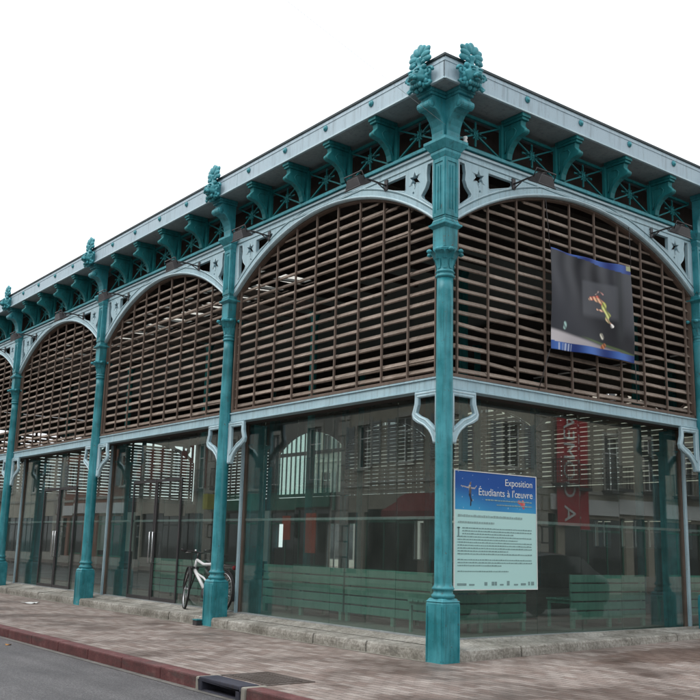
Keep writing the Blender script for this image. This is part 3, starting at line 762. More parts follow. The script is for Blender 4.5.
# spandrel backing boards would hide the roof space: timber ceiling instead
XW, YW = WL * NL, WR * NR
b = MB(); b.box(-XW - .4, .40, -.40, .34, ZC + .002, ZC + .03); b.box(-.34, .40, .34, YW + .4, ZC + .002, ZC + .03); put('eaves_soffit', b.mesh('eaves_soffit', 'soffit_paint'), hall)
def fascia(mat, Lg, nb, W, a0, a1):
    b = MB(); b.box(a0, Lg + a1, -OV, -OV + .025, ZC, ZT - .035); b.cur = 1; b.box(a0 - .0, Lg + a1, -OV - .018, -OV, ZC, ZC + .022); b.cur = 0
    b.box(a0, Lg + a1, -OV - .008, -OV + .0, ZT - .10, ZT - .06)
    f = put('fascia', b.mesh('fascia', ['fascia_blue', 'rim_blue']), hall, mat)
    for k in range(nb):
        for i in range(1, 5): put('rosette', ROS, f, T(W * k + W / 5 * i, -OV - .004, ZC + .20))
    # vertical joints in the fascia metal
    b = MB()
    for k in range(nb): b.box(W * k + W * .13, W * k + W * .13 + .004, -OV - .0015, -OV, ZC + .024, ZT - .10)
    put('sheet_joint', b.mesh('sheet_joint', 'groove'), f)
    return f
fascia(T(-XW, 0, 0), XW, NL, WL, -OV, OV); fascia(RZ(H), YW, NR, WR, -OV, OV)
b = MB(); b.box(-XW - OV, OV + .02, -OV - .02, -OV + .12, ZT - .033, ZT); b.box(OV - .12, OV + .02, -OV + .12, YW + OV, ZT - .033, ZT); put('gutter', b.mesh('gutter', 'gutter_dark'), hall)
# roof: low aisles, raised lantern with translucent bands
b = MB()
e = OV - .13; y1 = 5.8; y2 = YW - 5.8; xa, xb = -XW + 5.8, -5.8
zi, zo = 8.02, ZC + .05
def slab(p, th=.06):
    q = [(x, y, z + th) for x, y, z in p]; n = len(p)
    b.add(list(p) + q, [tuple(range(n)), tuple(range(2 * n - 1, n - 1, -1))] + [(i, (i + 1) % n, (i + 1) % n + n, i + n) for i in range(n)])
O4 = [(-XW - e, -e), (e, -e), (e, YW + e), (-XW - e, YW + e)]; I4 = [(xa, y1), (xb, y1), (xb, y2), (xa, y2)]
STR = [(2.95, 3.45), (3.85, 5.0)]; SX0, SX1 = -25.2, -9.6; PAN = [(SX0 + 1.04 * i + .06, SX0 + 1.04 * i + .98) for i in range(15)]
def aisle_front(z0, z1, ya, th, xl, xr):
    zf = lambda y: z0 + (z1 - z0) * (y - ya) / (y1 - ya)
    xL = lambda y: xl + (xa - xl) * (y - ya) / (y1 - ya); xR = lambda y: xr + (xb - xr) * (y - ya) / (y1 - ya)
    ys = [ya] + [v for p in STR for v in p] + [y1]
    for q in range(len(ys) - 1):
        a_, c_ = ys[q], ys[q + 1]
        if (a_, c_) in STR:
            ed = [xL(a_)] + [v for p in PAN for v in p] + [xR(a_)]
            for w_ in range(0, len(ed), 2): slab([(ed[w_], a_, zf(a_)), (ed[w_ + 1], a_, zf(a_)), (ed[w_ + 1], c_, zf(c_)), (ed[w_], c_, zf(c_))], th)
        else: slab([(xL(a_), a_, zf(a_)), (xR(a_), a_, zf(a_)), (xR(c_), c_, zf(c_)), (xL(c_), c_, zf(c_))], th)
aisle_front(zo, zi, -e, .06, -XW - e, e)
for i in (1, 2, 3):
    j = (i + 1) % 4; slab([(*O4[i], zo), (*O4[j], zo), (*I4[j], zi), (*I4[i], zi)])
ym = (y1 + y2) / 2; zr_ = 8.32; ra, rb_ = (xa + (ym - y1), ym, zr_), (xb - (ym - y1), ym, zr_)
I3 = [(*p, zi) for p in I4]
slab([I3[0], I3[1], rb_, ra]); slab([I3[2], I3[3], ra, rb_]); slab([I3[1], I3[2], rb_]); slab([I3[3], I3[0], ra])
put('roof', b.mesh('roof', 'roof_zinc'), hall)
for a_, c_ in STR:
    b = MB(); zf = lambda y: zo + .07 + (zi - zo) * (y + e) / (y1 + e)
    for p, q in PAN: slab([(p - .05, a_ - .03, zf(a_ - .03)), (q + .05, a_ - .03, zf(a_ - .03)), (q + .05, c_ + .03, zf(c_ + .03)), (p - .05, c_ + .03, zf(c_ + .03))], .008)
    put('rooflight', b.mesh('rooflight', 'rooflight_glass'), hall)
# inner timber ceiling under the aisles
b = MB()
aisle_front(zo - .06, zi - .08, .35, .03, -XW + .35, -.35)
for i in (1, 2, 3):
    j = (i + 1) % 4
    O5 = [(-XW + .35, .35), (-.35, .35), (-.35, YW - .35), (-XW + .35, YW - .35)]
    slab([(*O5[i], zo - .06), (*O5[j], zo - .06), (*I4[j], zi - .08), (*I4[i], zi - .08)], .03)
k = 0
for x in [(-XW + .7) + 1.118 * i for i in range(34)]:
    b.box(x - .04, x + .04, .36, y1, 7.28, 7.44); b.box(x - .04, x + .04, y2, YW - .36, 7.28, 7.44)
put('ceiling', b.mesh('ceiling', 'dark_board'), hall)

FARL = louvre_mesh(WL, bxL, far=True); FARR = louvre_mesh(WR, bxR, far=True)
# far long side (seen through the glass): plaster base wall with openings, louvred arches above
for k in range(6):
    mt = T(-2.85 - WL * k, YW, 0) @ RZ(pi)
    if k != 4: put('louvre_screen', FARL, hall, mt)
    else:
        b = MB()
        for i in range(15): x = .15 + (WL - .3) * i / 14; b.box(x - .025, x + .025, -.03, .03, 3.6, arch_z(x, WL))
        b.box(.13, WL - .13, -.035, .035, 5.55, 5.72); b.box(.13, WL - .13, -.035, .035, 3.6, 3.75)
        gw = put('arch_window', b.mesh('arch_window', 'teal_dark'), hall, mt)
        b = MB(); n = 24; xs = [.13 + (WL - .26) * i / n for i in range(n + 1)]
        b.extr([(WL - .13, 3.6), (.13, 3.6)][::-1] + [(x, arch_z(x, WL)) for x in xs][::-1], -.005, .005); 
        put('pane', b.mesh('pane', 'glass'), gw)
    b = MB(); b.extr([(.0, 6.0), (.0, 7.5), (WL, 7.5), (WL, 6.0), (WL - .13, 5.7)] + [(x, arch_z(x, WL) + .0) for x in [WL - .13 - (WL - .26) * i / 24 for i in range(25)]] + [(.13, 5.7)], -.10, -.04)
    put('arch_spandrel', b.mesh('arch_spandrel', 'back_plaster'), hall, mt)
    b = MB(); b.box(-.14, .14, -.14, .14, .19, 7.4); put('rear_pier', b.mesh('rear_pier', 'teal_dark'), hall, mt)
b = MB(); opens = [(-11.6, -10.9, 1.55, 2.45), (-10.55, -7.95, 1.55, 2.45), (-20.6, -18.2, .9, 2.5), (-26.5, -24.4, .2, 2.4), (-16.4, -14.6, 1.2, 2.4), (-32, -30, 1.2, 2.4)]
xs = sorted({-XW, -.33} | {o[0] for o in opens} | {o[1] for o in opens})
for i in range(len(xs) - 1):
    o = [q for q in opens if q[0] <= xs[i] + 1e-6 and q[1] >= xs[i + 1] - 1e-6]
    if o: b.box(xs[i], xs[i + 1], YW, YW + .25, .1, o[0][2]); b.box(xs[i], xs[i + 1], YW, YW + .25, o[0][3], 3.58)
    else: b.box(xs[i], xs[i + 1], YW, YW + .25, .1, 3.58)
b.box(-2.85, -.33, YW, YW + .25, 3.58, 7.5); b.box(-XW, -2.85 - 6 * WL, YW, YW + .25, 3.58, 7.5)
put('rear_wall', b.mesh('rear_wall', 'back_plaster'), hall)
for o in opens:
    b = MB(); n = max(2, int((o[1] - o[0]) / .5))
    for i in range(n + 1): x = o[0] + (o[1] - o[0]) * i / n; b.box(x - .025, x + .025, YW + .05, YW + .10, o[2], o[3])
    b.box(o[0], o[1], YW + .055, YW + .095, o[2], o[2] + .05); b.box(o[0], o[1], YW + .055, YW + .095, o[3] - .05, o[3])
    put('rear_window', b.mesh('rear_window', 'grey_metal'), hall)
# far short side
for k in range(NR):
    mt = T(-XW, WR * (k + 1), 0) @ RZ(-H); put('louvre_screen', FARR, hall, mt); put('arch_frame', BRr['arch'], hall, mt); put('beam', BRr['beam'], hall, mt)
b = MB(); b.box(-XW - .05, -XW + .2, .4, YW, .1, 3.42); b.box(-XW - .03, -XW + .1, .4, YW, 6.74, 7.46); put('end_wall', b.mesh('end_wall', 'back_plaster'), hall)

# ------------------------------------------------------------------ floodlights on arms
def floodlight_meshes():
    b = MB()      # arm from the frame out to the lamp (along -y), with a fixing plate
    b.tube([(0, .0, 0), (0, -.10, .0), (0, -.30, .01), (0, -.62, -.01)], .014, 8); b.box(-.035, .035, -.02, .0, -.08, .08)
    b.tube([(0, -.03, -.07), (0, -.16, -.01)], .010, 6)
    arm = b.mesh('arm', 'dark_metal')
    b = MB()
    # housing: tapered box opening downwards
    vs = [(x * .17, y * .10 - .62, -.17) for x, y in ((-1, -1), (1, -1), (1, 1), (-1, 1))] + [(x * .12, y * .055 - .62, -.045) for x, y in ((-1, -1), (1, -1), (1, 1), (-1, 1))]
    b.add(vs, [(0, 3, 2, 1), (4, 5, 6, 7), (0, 1, 5, 4), (1, 2, 6, 5), (2, 3, 7, 6), (3, 0, 4, 7)])
    b.box(-.185, .185, -.735, -.505, -.185, -.168)
    for i in range(6): b.box(-.11 + i * .04, -.10 + i * .04, -.67, -.57, -.046, -.028)
    ho = b.mesh('housing', 'dark_metal'); bevel(ho, .008, 1)
    b = MB(); b.box(-.16, .16, -.71, -.53, -.188, -.184); ln = b.mesh('lens', 'lamp_lens')
    b = MB(); b.tube([(-.20, -.62, -.12), (-.20, -.62, .01), (.20, -.62, .01), (.20, -.62, -.12)], .010, 6); yk = b.mesh('yoke', 'dark_metal')
    b = MB(); b.tube([(.0, -.62, -.03), (.12, -.60, -.09), (.05, -.45, -.05), (0, -.30, -.008)], .006, 5); cb = b.mesh('cable', 'black_rubber')
    return arm, ho, ln, yk, cb
FA = floodlight_meshes()
def floodlight(x, y, rz, tilt, label):
    r = empty('floodlight', (x, y, 6.545), rz, label=label, cat='floodlight', group='floodlights on arms along the hall arches')
    put('arm', FA[0], r)
    mt = T(0, -.62, 0) @ Matrix.Rotation(tilt, 4, 'X') @ T(0, .62, 0)
    h = put('housing', FA[1], r, mt); put('lens', FA[2], h); put('yoke', FA[3], r, mt); put('cable', FA[4], r)
floodlight(-1.23, -.02, 0, R(28), 'dark floodlight over the arch just left of the corner column')
floodlight(.02, 1.31, H, R(28), 'dark floodlight on the short side over the arch just right of the corner column')
floodlight(.02, WR - 1.28, H, R(28), 'dark floodlight at the right edge of the photo above the right spandrel')
ordn = ['just right of the second column from the corner, partly before it', 'just left of the second column from the corner', 'just right of the third column from the corner', 'just left of the third column from the corner',
        'just right of the fourth column from the corner', 'beyond the fourth column from the corner, farthest left']
xs = [-4.36, -6.82, -9.95, -12.41, -15.54, -18.0]
for x, l in zip(xs, ordn): floodlight(x, -.02, 0, R(28 + random.uniform(-6, 6)), 'dark floodlight ' + l)

# ------------------------------------------------------------------ colour-painted sheets
def lerp(a, b, t): return tuple(a[i] + (b[i] - a[i]) * t for i in range(3))
def sm(a, b, x): t = min(max((x - a) / (b - a), 0), 1); return t * t * (3 - 2 * t)
def seg_d(p, a, b):
    ax, ay = a; bx, by = b; px, py = p; dx, dy = bx - ax, by - ay; t = min(max(((px - ax) * dx + (py - ay) * dy) / (dx * dx + dy * dy + 1e-9), 0), 1)
    return math.hypot(px - ax - dx * t, py - ay - dy * t)
def sheet(nx, ny, w, h, pos, colf, th, matn, name):
    """front grid with painted colours, plus back and rim; pos(u,v)->(x,y,z) facing -y"""
    me = bpy.data.meshes.new(name); vs = []; cs = []
    for j in range(ny + 1):
        for i in range(nx + 1):
            u, v = i / nx, j / ny; vs.append(pos(u, v)); cs.append(colf(u, v))
    N = len(vs); vs += [(x, y + th, z) for x, y, z in vs]; cs += [(.35, .35, .35)] * N
    fs = []
    W_ = nx + 1
    for j in range(ny):
        for i in range(nx): a = j * W_ + i; fs.append((a, a + 1, a + 1 + W_, a + W_)); fs.append((N + a, N + a + W_, N + a + W_ + 1, N + a + 1))
    ring = [i for i in range(W_)] + [j * W_ + nx for j in range(1, ny + 1)] + [ny * W_ + i for i in range(nx - 1, -1, -1)] + [j * W_ for j in range(ny - 1, 0, -1)]
    for k in range(len(ring)): a, b_ = ring[k], ring[(k + 1) % len(ring)]; fs.append((a, N + a, N + b_, b_))
    me.from_pydata(vs, [], fs); ca = me.color_attributes.new('Col', 'FLOAT_COLOR', 'POINT')
    ca.data.foreach_set('color', [c for col in cs for c in (*col, 1)])
    for p in me.polygons: p.use_smooth = True
    me.materials.append(M[matn]); me.update(); return me
hsh = random.Random(11)
# banner on the louvres of the short side: dark stage picture with a dancer, blue strips
strokes = [((.47, .60), (.56, .625), .022, (.55, .16, .12)), ((.44, .585), (.475, .60), .014, (.62, .40, .28)), ((.56, .62), (.63, .55), .034, (.50, .12, .09)), ((.53, .60), (.60, .585), .03, (.60, .35, .22)),
           ((.63, .55), (.69, .42), .036, (.40, .42, .12)), ((.645, .50), (.705, .36), .026, (.50, .52, .20)), ((.56, .48), (.64, .47), .012, (.60, .36, .25)), ((.69, .38), (.73, .32), .016, (.60, .38, .28)), ((.73, .315), (.745, .305), .022, (.75, .72, .68)),
           ((.52, .66), (.56, .70), .008, (.30, .22, .2)), ((.58, .70), (.62, .67), .008, (.4, .2, .18)), ((.60, .22), (.61, .20), .028, (.45, .43, .36)), ((.60, .09), (.63, .12), .028, (.35, .12, .05)), ((.15, .23), (.155, .27), .026, (.25, .38, .36))]
def banner_col(u, v):
    c = lerp((.012, .013, .018), (.040, .043, .055), .5 + .5 * math.sin(u * 5 + v * 3))
    c = lerp(c, (.095, .10, .115), .85 * sm(.36, .40, u) * (1 - sm(.80, .82, u)) * sm(.36, .44, v) * (1 - sm(.74, .78, v)))
    c = lerp(c, (.10, .105, .12), .5 * sm(.84, .86, u) * sm(.2, .4, v))
    c = lerp(c, (.04, .045, .05), .8 * (1 - sm(.02, .10, abs(u - .83) + .02)) * sm(.1, .3, v))
    fl = .20 - .15 * u
    c = lerp(c, (.13, .135, .15), .5 * (.5 + .5 * math.sin(u * 31 + math.sin(v * 9))) * sm(.3, .9, v) * (1 - sm(.75, .8, u)))
    c = lerp(c, lerp((.62, .58, .60), (.30, .27, .30), sm(0, .8, u)), 1 - sm(fl - .02, fl + .02, v))
    c = lerp(c, (.16, .24, .08), .6 * (1 - sm(.0, .02, abs(v - fl - .02))) * sm(.3, .5, u))
    for a, b_, r, k in strokes:
        f_ = lambda p: (.61 + (p[0] - .61) * .86 + .012 * math.sin(v * 60), (.50 + (p[1] - .50) * .86) * .82) if p[1] > .28 else (p[0], p[1] * .82)
        d_ = seg_d((u, v * .82), f_(a), f_(b_)); kk = tuple(q * (1.25 + .75 * math.sin(u * 140 + v * 90)) for q in k); c = lerp(c, kk, 1 - sm(r * .45, r * .85, d_))
    if v < .085 - .01 * u: c = lerp((.015, .04, .20), (.06, .16, .50), .5 + .5 * math.sin(u * 17)); 
    if v < .07 and (.06 < u < .10 or .13 < u < .24) and math.sin(u * 160) > -.1: c = (.45, .52, .70)
    if v > 1 - .015 - .075 * sm(.15, 1, u): c = lerp((.012, .03, .18), (.05, .12, .42), .5 + .5 * math.sin(u * 23 + 1))
    if u > .93 and v > .95: c = (.40, .42, .22)
    return c
bw0, bw1 = 2.03, 3.96
def banner_pos(u, v):
    sagx = .012 * math.sin(v * pi) * (1 - 2 * u)
    x = bw0 - .03 * (1 - v) + (bw1 - bw0 + .05 * (1 - v)) * u + sagx
    zt = 5.74 + .09 * u - .03 * math.sin(pi * u); zb = 4.215 + .055 * u + .02 * math.sin(pi * u)
    z = zb + (zt - zb) * v
    y = -.075 - .022 * math.sin(u * 7.5 + 2.1 * v) * math.sin(pi * v) - .018 * math.sin(u * 16 + 1) * (abs(v - .5) * 2) ** 3
    return (x, y, z)
bn = empty('picture_banner', (0, 0, 0), H, label='dark printed banner with blue edges hanging on the brown louvres', cat='banner')
put('printed_sheet', sheet(170, 130, 1, 1, banner_pos, banner_col, .004, 'vcol_gloss', 'printed_sheet'), bn)
def cord(p, q, nm='cord', r=.006): b = MB(); b.tube([p, q], r, 6); put(nm, b.mesh(nm, 'dark_metal'), bn)
cord((bw0, -.07, 5.74), (bw0 - .02, -.02, 6.50)); cord((bw1, -.07, 5.83), (bw1 + .05, -.02, 6.55)); cord((bw0 - .03, -.07, 4.22), (bw0 - .16, .04, 3.62)); cord((bw1 + .03, -.07, 4.27), (bw1 + .2, .04, 3.70))

# exhibition poster standing behind the glass of the short side
PY = GY - .030
pr0, pr1, pz0, pz1 = .60, 2.21, .847, 2.41
hd = (pz1 - .52 - pz0) / (pz1 - pz0)
stars = [(hsh.random(), hd + (1 - hd) * hsh.random(), hsh.uniform(.003, .007)) for _ in range(34)]
dan = [((.175, .872), (.178, .842), .020, (.55, .50, .46)), ((.182, .858), (.178, .80), .021, (.10, .09, .10)), ((.178, .80), (.19, .755), .015, (.03, .03, .04)), ((.19, .755), (.185, .71), .011, (.03, .03, .04)), ((.17, .80), (.20, .75), .012, (.03, .03, .05)),
       ((.17, .86), (.12, .866), .008, (.5, .45, .42)), ((.12, .866), (.075, .872), .006, (.45, .42, .42)), ((.19, .86), (.235, .858), .008, (.5, .45, .42)), ((.235, .858), (.255, .88), .006, (.4, .4, .42)), ((.18, .892), (.183, .90), .014, (.22, .16, .12))]
fl2 = [((.78, .765), (.84, .745), .022, (.70, .14, .12)), ((.81, .745), (.84, .715), .018, (.62, .10, .12)), ((.83, .775), (.85, .75), .014, (.75, .25, .2))]
def poster_col(u, v):
    if v > hd:
        k = (v - hd) / (1 - hd); c = lerp((.05, .36, .66), (.012, .085, .36), sm(0, .8, k + .12 * math.sin(u * 3)))
        c = lerp(c, (.02, .12, .42), .35 * (.5 + .5 * math.sin(u * 9 + v * 14)))
        for sx, sy, sr in stars:
            if abs(u - sx) < .02 and abs(v - sy) < .02: c = lerp(c, (.5, .65, .8), .7 * (1 - sm(sr * .4, sr, math.hypot(u - sx, v - sy))))
        for a, b_, r, kk in dan + fl2: c = lerp(c, kk, 1 - sm(r * .55, r * .8, seg_d((u, v), a, b_)))
        return c
    return lerp((.50, .80, .77), (.55, .83, .81), v)
ps = empty('exhibition_poster', (0, 0, 0), H, label='tall exhibition notice with blue starry heading on the glass beside the corner column', cat='poster')
def ppos(u, v): return (pr0 + (pr1 - pr0) * u, PY + .004, pz0 + (pz1 - pz0) * v)
put('panel', sheet(260, 240, 1, 1, ppos, poster_col, .008, 'vcol', 'panel'), ps)
b = MB(); 
for a, c_, d_, e_ in ((pr0 - .012, pr0, pz0 - .012, pz1 + .012), (pr1, pr1 + .012, pz0 - .012, pz1 + .012), (pr0, pr1, pz0 - .012, pz0), (pr0, pr1, pz1, pz1 + .012)): b.box(a, c_, PY - .003, PY + .014, d_, e_)
put('border', b.mesh('border', 'sign_white'), ps)
def words(txt, x, z, size, matn='sign_white', align='LEFT', ext=.0012, nm='lettering', par=None, y=PY):
    me = curve_mesh(None, ext, mats=matn, text=txt, size=size, align=align); return put(nm, me, par, T(x, y, z))
words('Exposition', pr1 - .07, 2.255, .135, align='RIGHT', par=ps); words("Étudiants à l'œuvre", pr1 - .07, 2.10, .142, align='RIGHT', par=ps)
b = MB(); rg = random.Random(5)
def dashes(b, x0, x1, z, hh, r, y=PY):
    x = x0
    while x < x1 - .01:
        wv = r.uniform(.012, .055); b.box(x, min(x + wv, x1), y - .0008, y + .0008, z, z + hh * r.uniform(.8, 1.1)); x += wv + .010
for nm, a_, c_, z, hh in (('small_print', .58, .09, 2.035, .016), ('small_print', .80, .09, 1.975, .016), ('subheading', .06, .28, 1.80, .028), ('subheading', .06, .86, 1.715, .024)):
    b = MB(); dashes(b, pr0 + a_, pr1 - c_, z, hh, rg); put(nm, b.mesh(nm, 'ink_light'), ps)
b = MB(); z = 1.645; i = 0
b.box(pr0 + .06, pr0 + .085, PY + .001, PY + .0035, 1.53, 1.66); b.box(pr0 + .045, pr0 + .10, PY + .001, PY + .0035, 1.645, 1.66); b.box(pr0 + .045, pr0 + .10, PY + .001, PY + .0035, 1.53, 1.542)
while z > 1.06:
    last = i in (2, 4, 8, 10, 13, 15)
    if i not in (10, 14): dashes(b, pr0 + (.14 if i < 3 else .055), pr1 - (.10 if not last else rg.uniform(.3, .9)), z, .013, rg)
    z -= .038; i += 1
    if i in (11, 15): put('text_block', b.mesh('text_block', 'ink'), ps); b = MB()
put('text_block', b.mesh('text_block', 'ink'), ps)
b = MB()
for x, w_, h_ in ((.05, .17, .03), (.27, .10, .02), (.56, .055, .045), (.70, .05, .05), (.76, .04, .05), (.86, .07, .02), (1.00, .05, .06), (1.14, .08, .02), (1.28, .10, .03), (1.43, .035, .05), (1.49, .06, .05)):
    b.box(pr0 + x, pr0 + x + w_, PY + .001, PY + .0035, .895, .895 + h_)
put('logo_row', b.mesh('logo_row', 'ink'), ps)

# ------------------------------------------------------------------ benches inside
def bench_meshes(L):
    bk = MB()
    for i in range(5): bk.box(0, L, -.018, .018, .13 + i * .142, .13 + i * .142 + .120)
    st = MB()
    for i in range(4): st.box(0, L, .05 + i * .115, .05 + i * .115 + .10, .42, .45)
    lg = MB(); lg.box(-.035, .035, -.018, .018, 0, .13); lg.box(-.02, .02, .02, .05, 0, .82); lg.box(-.02, .02, .05, .50, .37, .42); lg.box(-.02, .02, .46, .50, 0, .37)
    bk = bk.mesh('backrest', 'bench_green'); bevel(bk, .006); st = st.mesh('seat', 'bench_green'); bevel(st, .006); return bk, st, lg.mesh('leg', 'bench_green')
BM = {}
def bench(x, y, rz, L, label, z=.20):
    if L not in BM: BM[L] = bench_meshes(L)
    r = empty('slatted_bench', (x, y, z), rz, label=label, cat='bench', group='green benches behind the glass')
    put('backrest', BM[L][0], r); put('seat', BM[L][1], r)
    n = 3 if L < 3 else 4
    for i in range(n): put('leg', BM[L][2], r, T(.06 + (L - .12) * i / (n - 1), 0, 0))
bench(-1.15, 3.80, H, 1.92, 'green slatted bench behind the short side glass, right of the poster')
bench(-1.15, .85, H, 1.92, 'green slatted bench behind the poster on the short side')
bench(-3.62, 1.25, 0, 2.38, 'green slatted bench behind the corner bay of the long side, nearest the corner')
bench(-6.05, 1.25, 0, 2.38, 'green slatted bench behind the corner bay of the long side, nearest the second column')
bench(-10.6, 1.25, 0, 2.38, 'green slatted bench behind the glass left of the bicycle')
bench(-1.15, 6.75, H, 1.92, 'green slatted bench beyond the right post of the short side')
# display boards inside
def board(x, y, rz, w_, h_, z0, label):
    r = empty('display_board', (x, y, .20), rz, label=label, cat='display board')
    b = MB(); b.box(-w_ / 2, w_ / 2, -.02, .02, z0, z0 + h_); me = b.mesh('panel', 'sign_white'); put('panel', me, r)
    for s in (-1, 1):
        b = MB(); b.box(-.02, .02, -.02, .02, 0.03, z0 + h_); b.box(-.025, .025, -.25, .25, 0, .03); put('stand', b.mesh('stand', 'grey_metal'), r, T(s * (w_ / 2 + .025), 0, 0))
board(-15.3, 2.5, .15, 1.7, 1.0, .9, 'pale display board standing inside the third bay of the long side')
board(-9.6, 3.4, -.1, .8, 1.1, .8, 'narrow pale display board inside behind the bicycle')

# ------------------------------------------------------------------ bicycle leaning at the second column
bk = empty('bicycle', (-6.52, .30, .165), 0, label='white framed bicycle with black tyres leaning behind the second column', cat='bicycle')
LEAN = R(-5)
bk.rotation_euler = (LEAN, 0, R(3)); bk.scale = (1.07, 1.07, 1.07); bk.location = (-6.60, .30, .160)
RW = .345
def wheel(name, loc, rz):
    ty = MB(); n = 40
    ty.tube([(RW * math.cos(2 * pi * i / n) * .955, 0, RW * math.sin(2 * pi * i / n) * .955) for i in range(n)], .019, 8, True)
    me = ty.mesh(name, 'black_rubber'); w_ = put(name, me, bk, T(*loc) @ RZ(rz))
    b = MB(); b.tube([(.305 * math.cos(2 * pi * i / n), 0, .305 * math.sin(2 * pi * i / n)) for i in range(n)], .011, 6, True); put('rim', b.mesh('rim', 'chrome'), w_)
    b = MB()
    for i in range(28):
        a = 2 * pi * i / 28; s_ = 1 if i % 2 else -1; c_ = a + .5 * s_
        b.tube([(.02 * math.cos(c_), .025 * s_, .02 * math.sin(c_)), (.30 * math.cos(a), 0, .30 * math.sin(a))], .0014, 4)
    b.lathe([(.012, -.045), (.025, -.04), (.018, -.02), (.016, 0), (.018, .02), (.025, .04), (.012, .045)], n=12, mat=Matrix.Rotation(pi / 2, 4, 'X')); put('spokes', b.mesh('spokes', 'chrome'), w_)
    return w_
fx, rx = -.54, .54     # front wheel towards the left
wheel('front_wheel', (fx, 0, RW), R(-24)); wheel('rear_wheel', (rx, 0, RW), 0)
BB = (.10, 0, .30); ST = (.24, 0, .78); HT = (-.33, 0, .84); HB = (-.37, 0, .68); RA = (rx, 0, RW)
b = MB(); b.tube([HB, BB], .030, 10); b.tube([HT, (-.1, 0, .77), ST], .024, 10); b.tube([BB, ST], .020, 10); b.tube([HB, HT], .024, 10)
for s in (-1, 1): b.tube([(BB[0], s * .03, BB[2]), (RA[0], s * .06, RA[2])], .011, 7); b.tube([(ST[0], s * .02, ST[2] - .03), (RA[0], s * .06, RA[2])], .010, 7)
b.tube([(-.30, 0, .62), (-.05, 0, .55), (.13, 0, .45)], .018, 8)
put('frame', b.mesh('frame', 'white_paint'), bk)
b = MB(); fk = Vector((fx, 0, RW)); 
for s in (-1, 1):
    o = Matrix.Rotation(R(-24), 4, 'Z') @ Vector((0, s * .055, 0)); b.tube([(HB[0] + o.x, o.y, .70), (HB[0] - .05 + o.x, o.y, .62), (fx + o.x, o.y, RW)], .014, 8)
b.box(HB[0] - .04, HB[0] + .03, -.07, .07, .69, .72); put('fork', b.mesh('fork', 'dark_metal'), bk)
b = MB(); b.tube([HT, (-.315, 0, .95)], .016, 8); a = Matrix.Rotation(R(-24), 3, 'Z')
q = [a @ Vector(p) for p in ((.10, -.30, .02), (.02, -.22, .0), (-.05, -.12, .01), (-.06, 0, .0), (-.05, .12, .01), (.02, .22, .0), (.10, .30, .02))]
b.tube([Vector((-.315, 0, .96)) + p for p in q], .012, 8); b.tube([Vector((-.315, 0, .96)) + p for p in q[:2]], .019, 8); b.tube([Vector((-.315, 0, .96)) + p for p in q[-2:]], .019, 8)
hb = put('handlebar', b.mesh('handlebar', 'dark_metal'), bk)
b = MB()
for p in (q[2], q[4]): b.tube([Vector((-.315, 0, .95)) + p, Vector((-.35, 0, .93)) + p * 1.6], .007, 6)
b.ball((-.37, -.02, .99), .022); put('brake_lever', b.mesh('brake_lever', 'chrome'), hb)
b = MB(); b.tube([(-.36, -.02, .95), (-.44, -.05, .90), (-.42, -.02, .72), (-.40, 0, .60)], .005, 6); b.tube([(-.35, .03, .95), (-.46, .06, .93), (-.30, .03, .80)], .005, 6); put('brake_cable', b.mesh('brake_cable', 'black_rubber'), bk)
b = MB(); b.tube([ST, (.275, 0, .90)], .013, 8); put('seat_post', b.mesh('seat_post', 'chrome'), bk)
b = MB()
P = [(-.14, .02), (-.04, .035), (.06, .075), (.13, .085), (.15, .05)]
pl = [(x + .27, -y) for x, y in P] + [(x + .27, y) for x, y in P[::-1]]; b.extr(pl, .90, .945, 'xy'); me = b.mesh('saddle', 'black_rubber'); bevel(me, .014, 2); put('saddle', me, bk)
b = MB(); b.tube([(.30, 0, .80), (.40, .06, .78), (.80, .06, .76), (.82, 0, .77), (.80, -.06, .76), (.40, -.06, .78)], .007, 6, True)
for s in (-1, 1): b.tube([(.62, s * .06, .77), (RA[0] + .01, s * .07, RA[2])], .006, 6)
b.tube([(.5, -.06, .775), (.5, .06, .775)], .005, 5); b.tube([(.66, -.06, .765), (.66, .06, .765)], .005, 5); put('carrier', b.mesh('carrier', 'dark_metal'), bk)
def mudguard(cx, a0, a1, nm, rz=0):
    b = MB(); n = 16; vs = []
    for i in range(n + 1):
        a = R(a0 + (a1 - a0) * i / n)
        for yy, rr_ in ((-.028, .372), (0, .382), (.028, .372)): vs.append((rr_ * math.cos(a), yy, rr_ * math.sin(a)))
        for yy, rr_ in ((.028, .368), (0, .378), (-.028, .368)): vs.append((rr_ * math.cos(a), yy, rr_ * math.sin(a)))
    fs = [(i * 6 + j, i * 6 + (j + 1) % 6, i * 6 + 6 + (j + 1) % 6, i * 6 + 6 + j) for i in range(n) for j in range(6)]
    b.add(vs, fs, True); put(nm, b.mesh(nm, 'black_rubber'), bk, T(cx, 0, RW) @ RZ(rz))
mudguard(rx, -20, 150, 'rear_mudguard'); mudguard(fx, 20, 175, 'front_mudguard', R(-24))
b = MB(); b.lathe([(.0, -.006), (.09, -.006), (.095, 0), (.09, .006), (0, .006)], n=24, mat=T(BB[0], -.05, BB[2]) @ Matrix.Rotation(pi / 2, 4, 'X')); b.tube([(BB[0], -.07, BB[2]), (BB[0] + .12, -.075, BB[2] - .12)], .011, 6); b.box(BB[0] + .08, BB[0] + .16, -.16, -.07, BB[2] - .135, BB[2] - .11)
b.tube([(BB[0], .07, BB[2]), (BB[0] - .12, .075, BB[2] + .12)], .011, 6); b.box(BB[0] - .16, BB[0] - .08, .07, .16, BB[2] + .11, BB[2] + .135); put('crankset', b.mesh('crankset', 'dark_metal'), bk)
b = MB(); b.tube([(BB[0], -.05, BB[2] + .09), (RA[0], -.05, RA[2] + .04)], .005, 5); b.tube([(BB[0], -.05, BB[2] - .09), (RA[0], -.05, RA[2] - .04)], .005, 5); put('chain', b.mesh('chain', 'dark_metal'), bk)
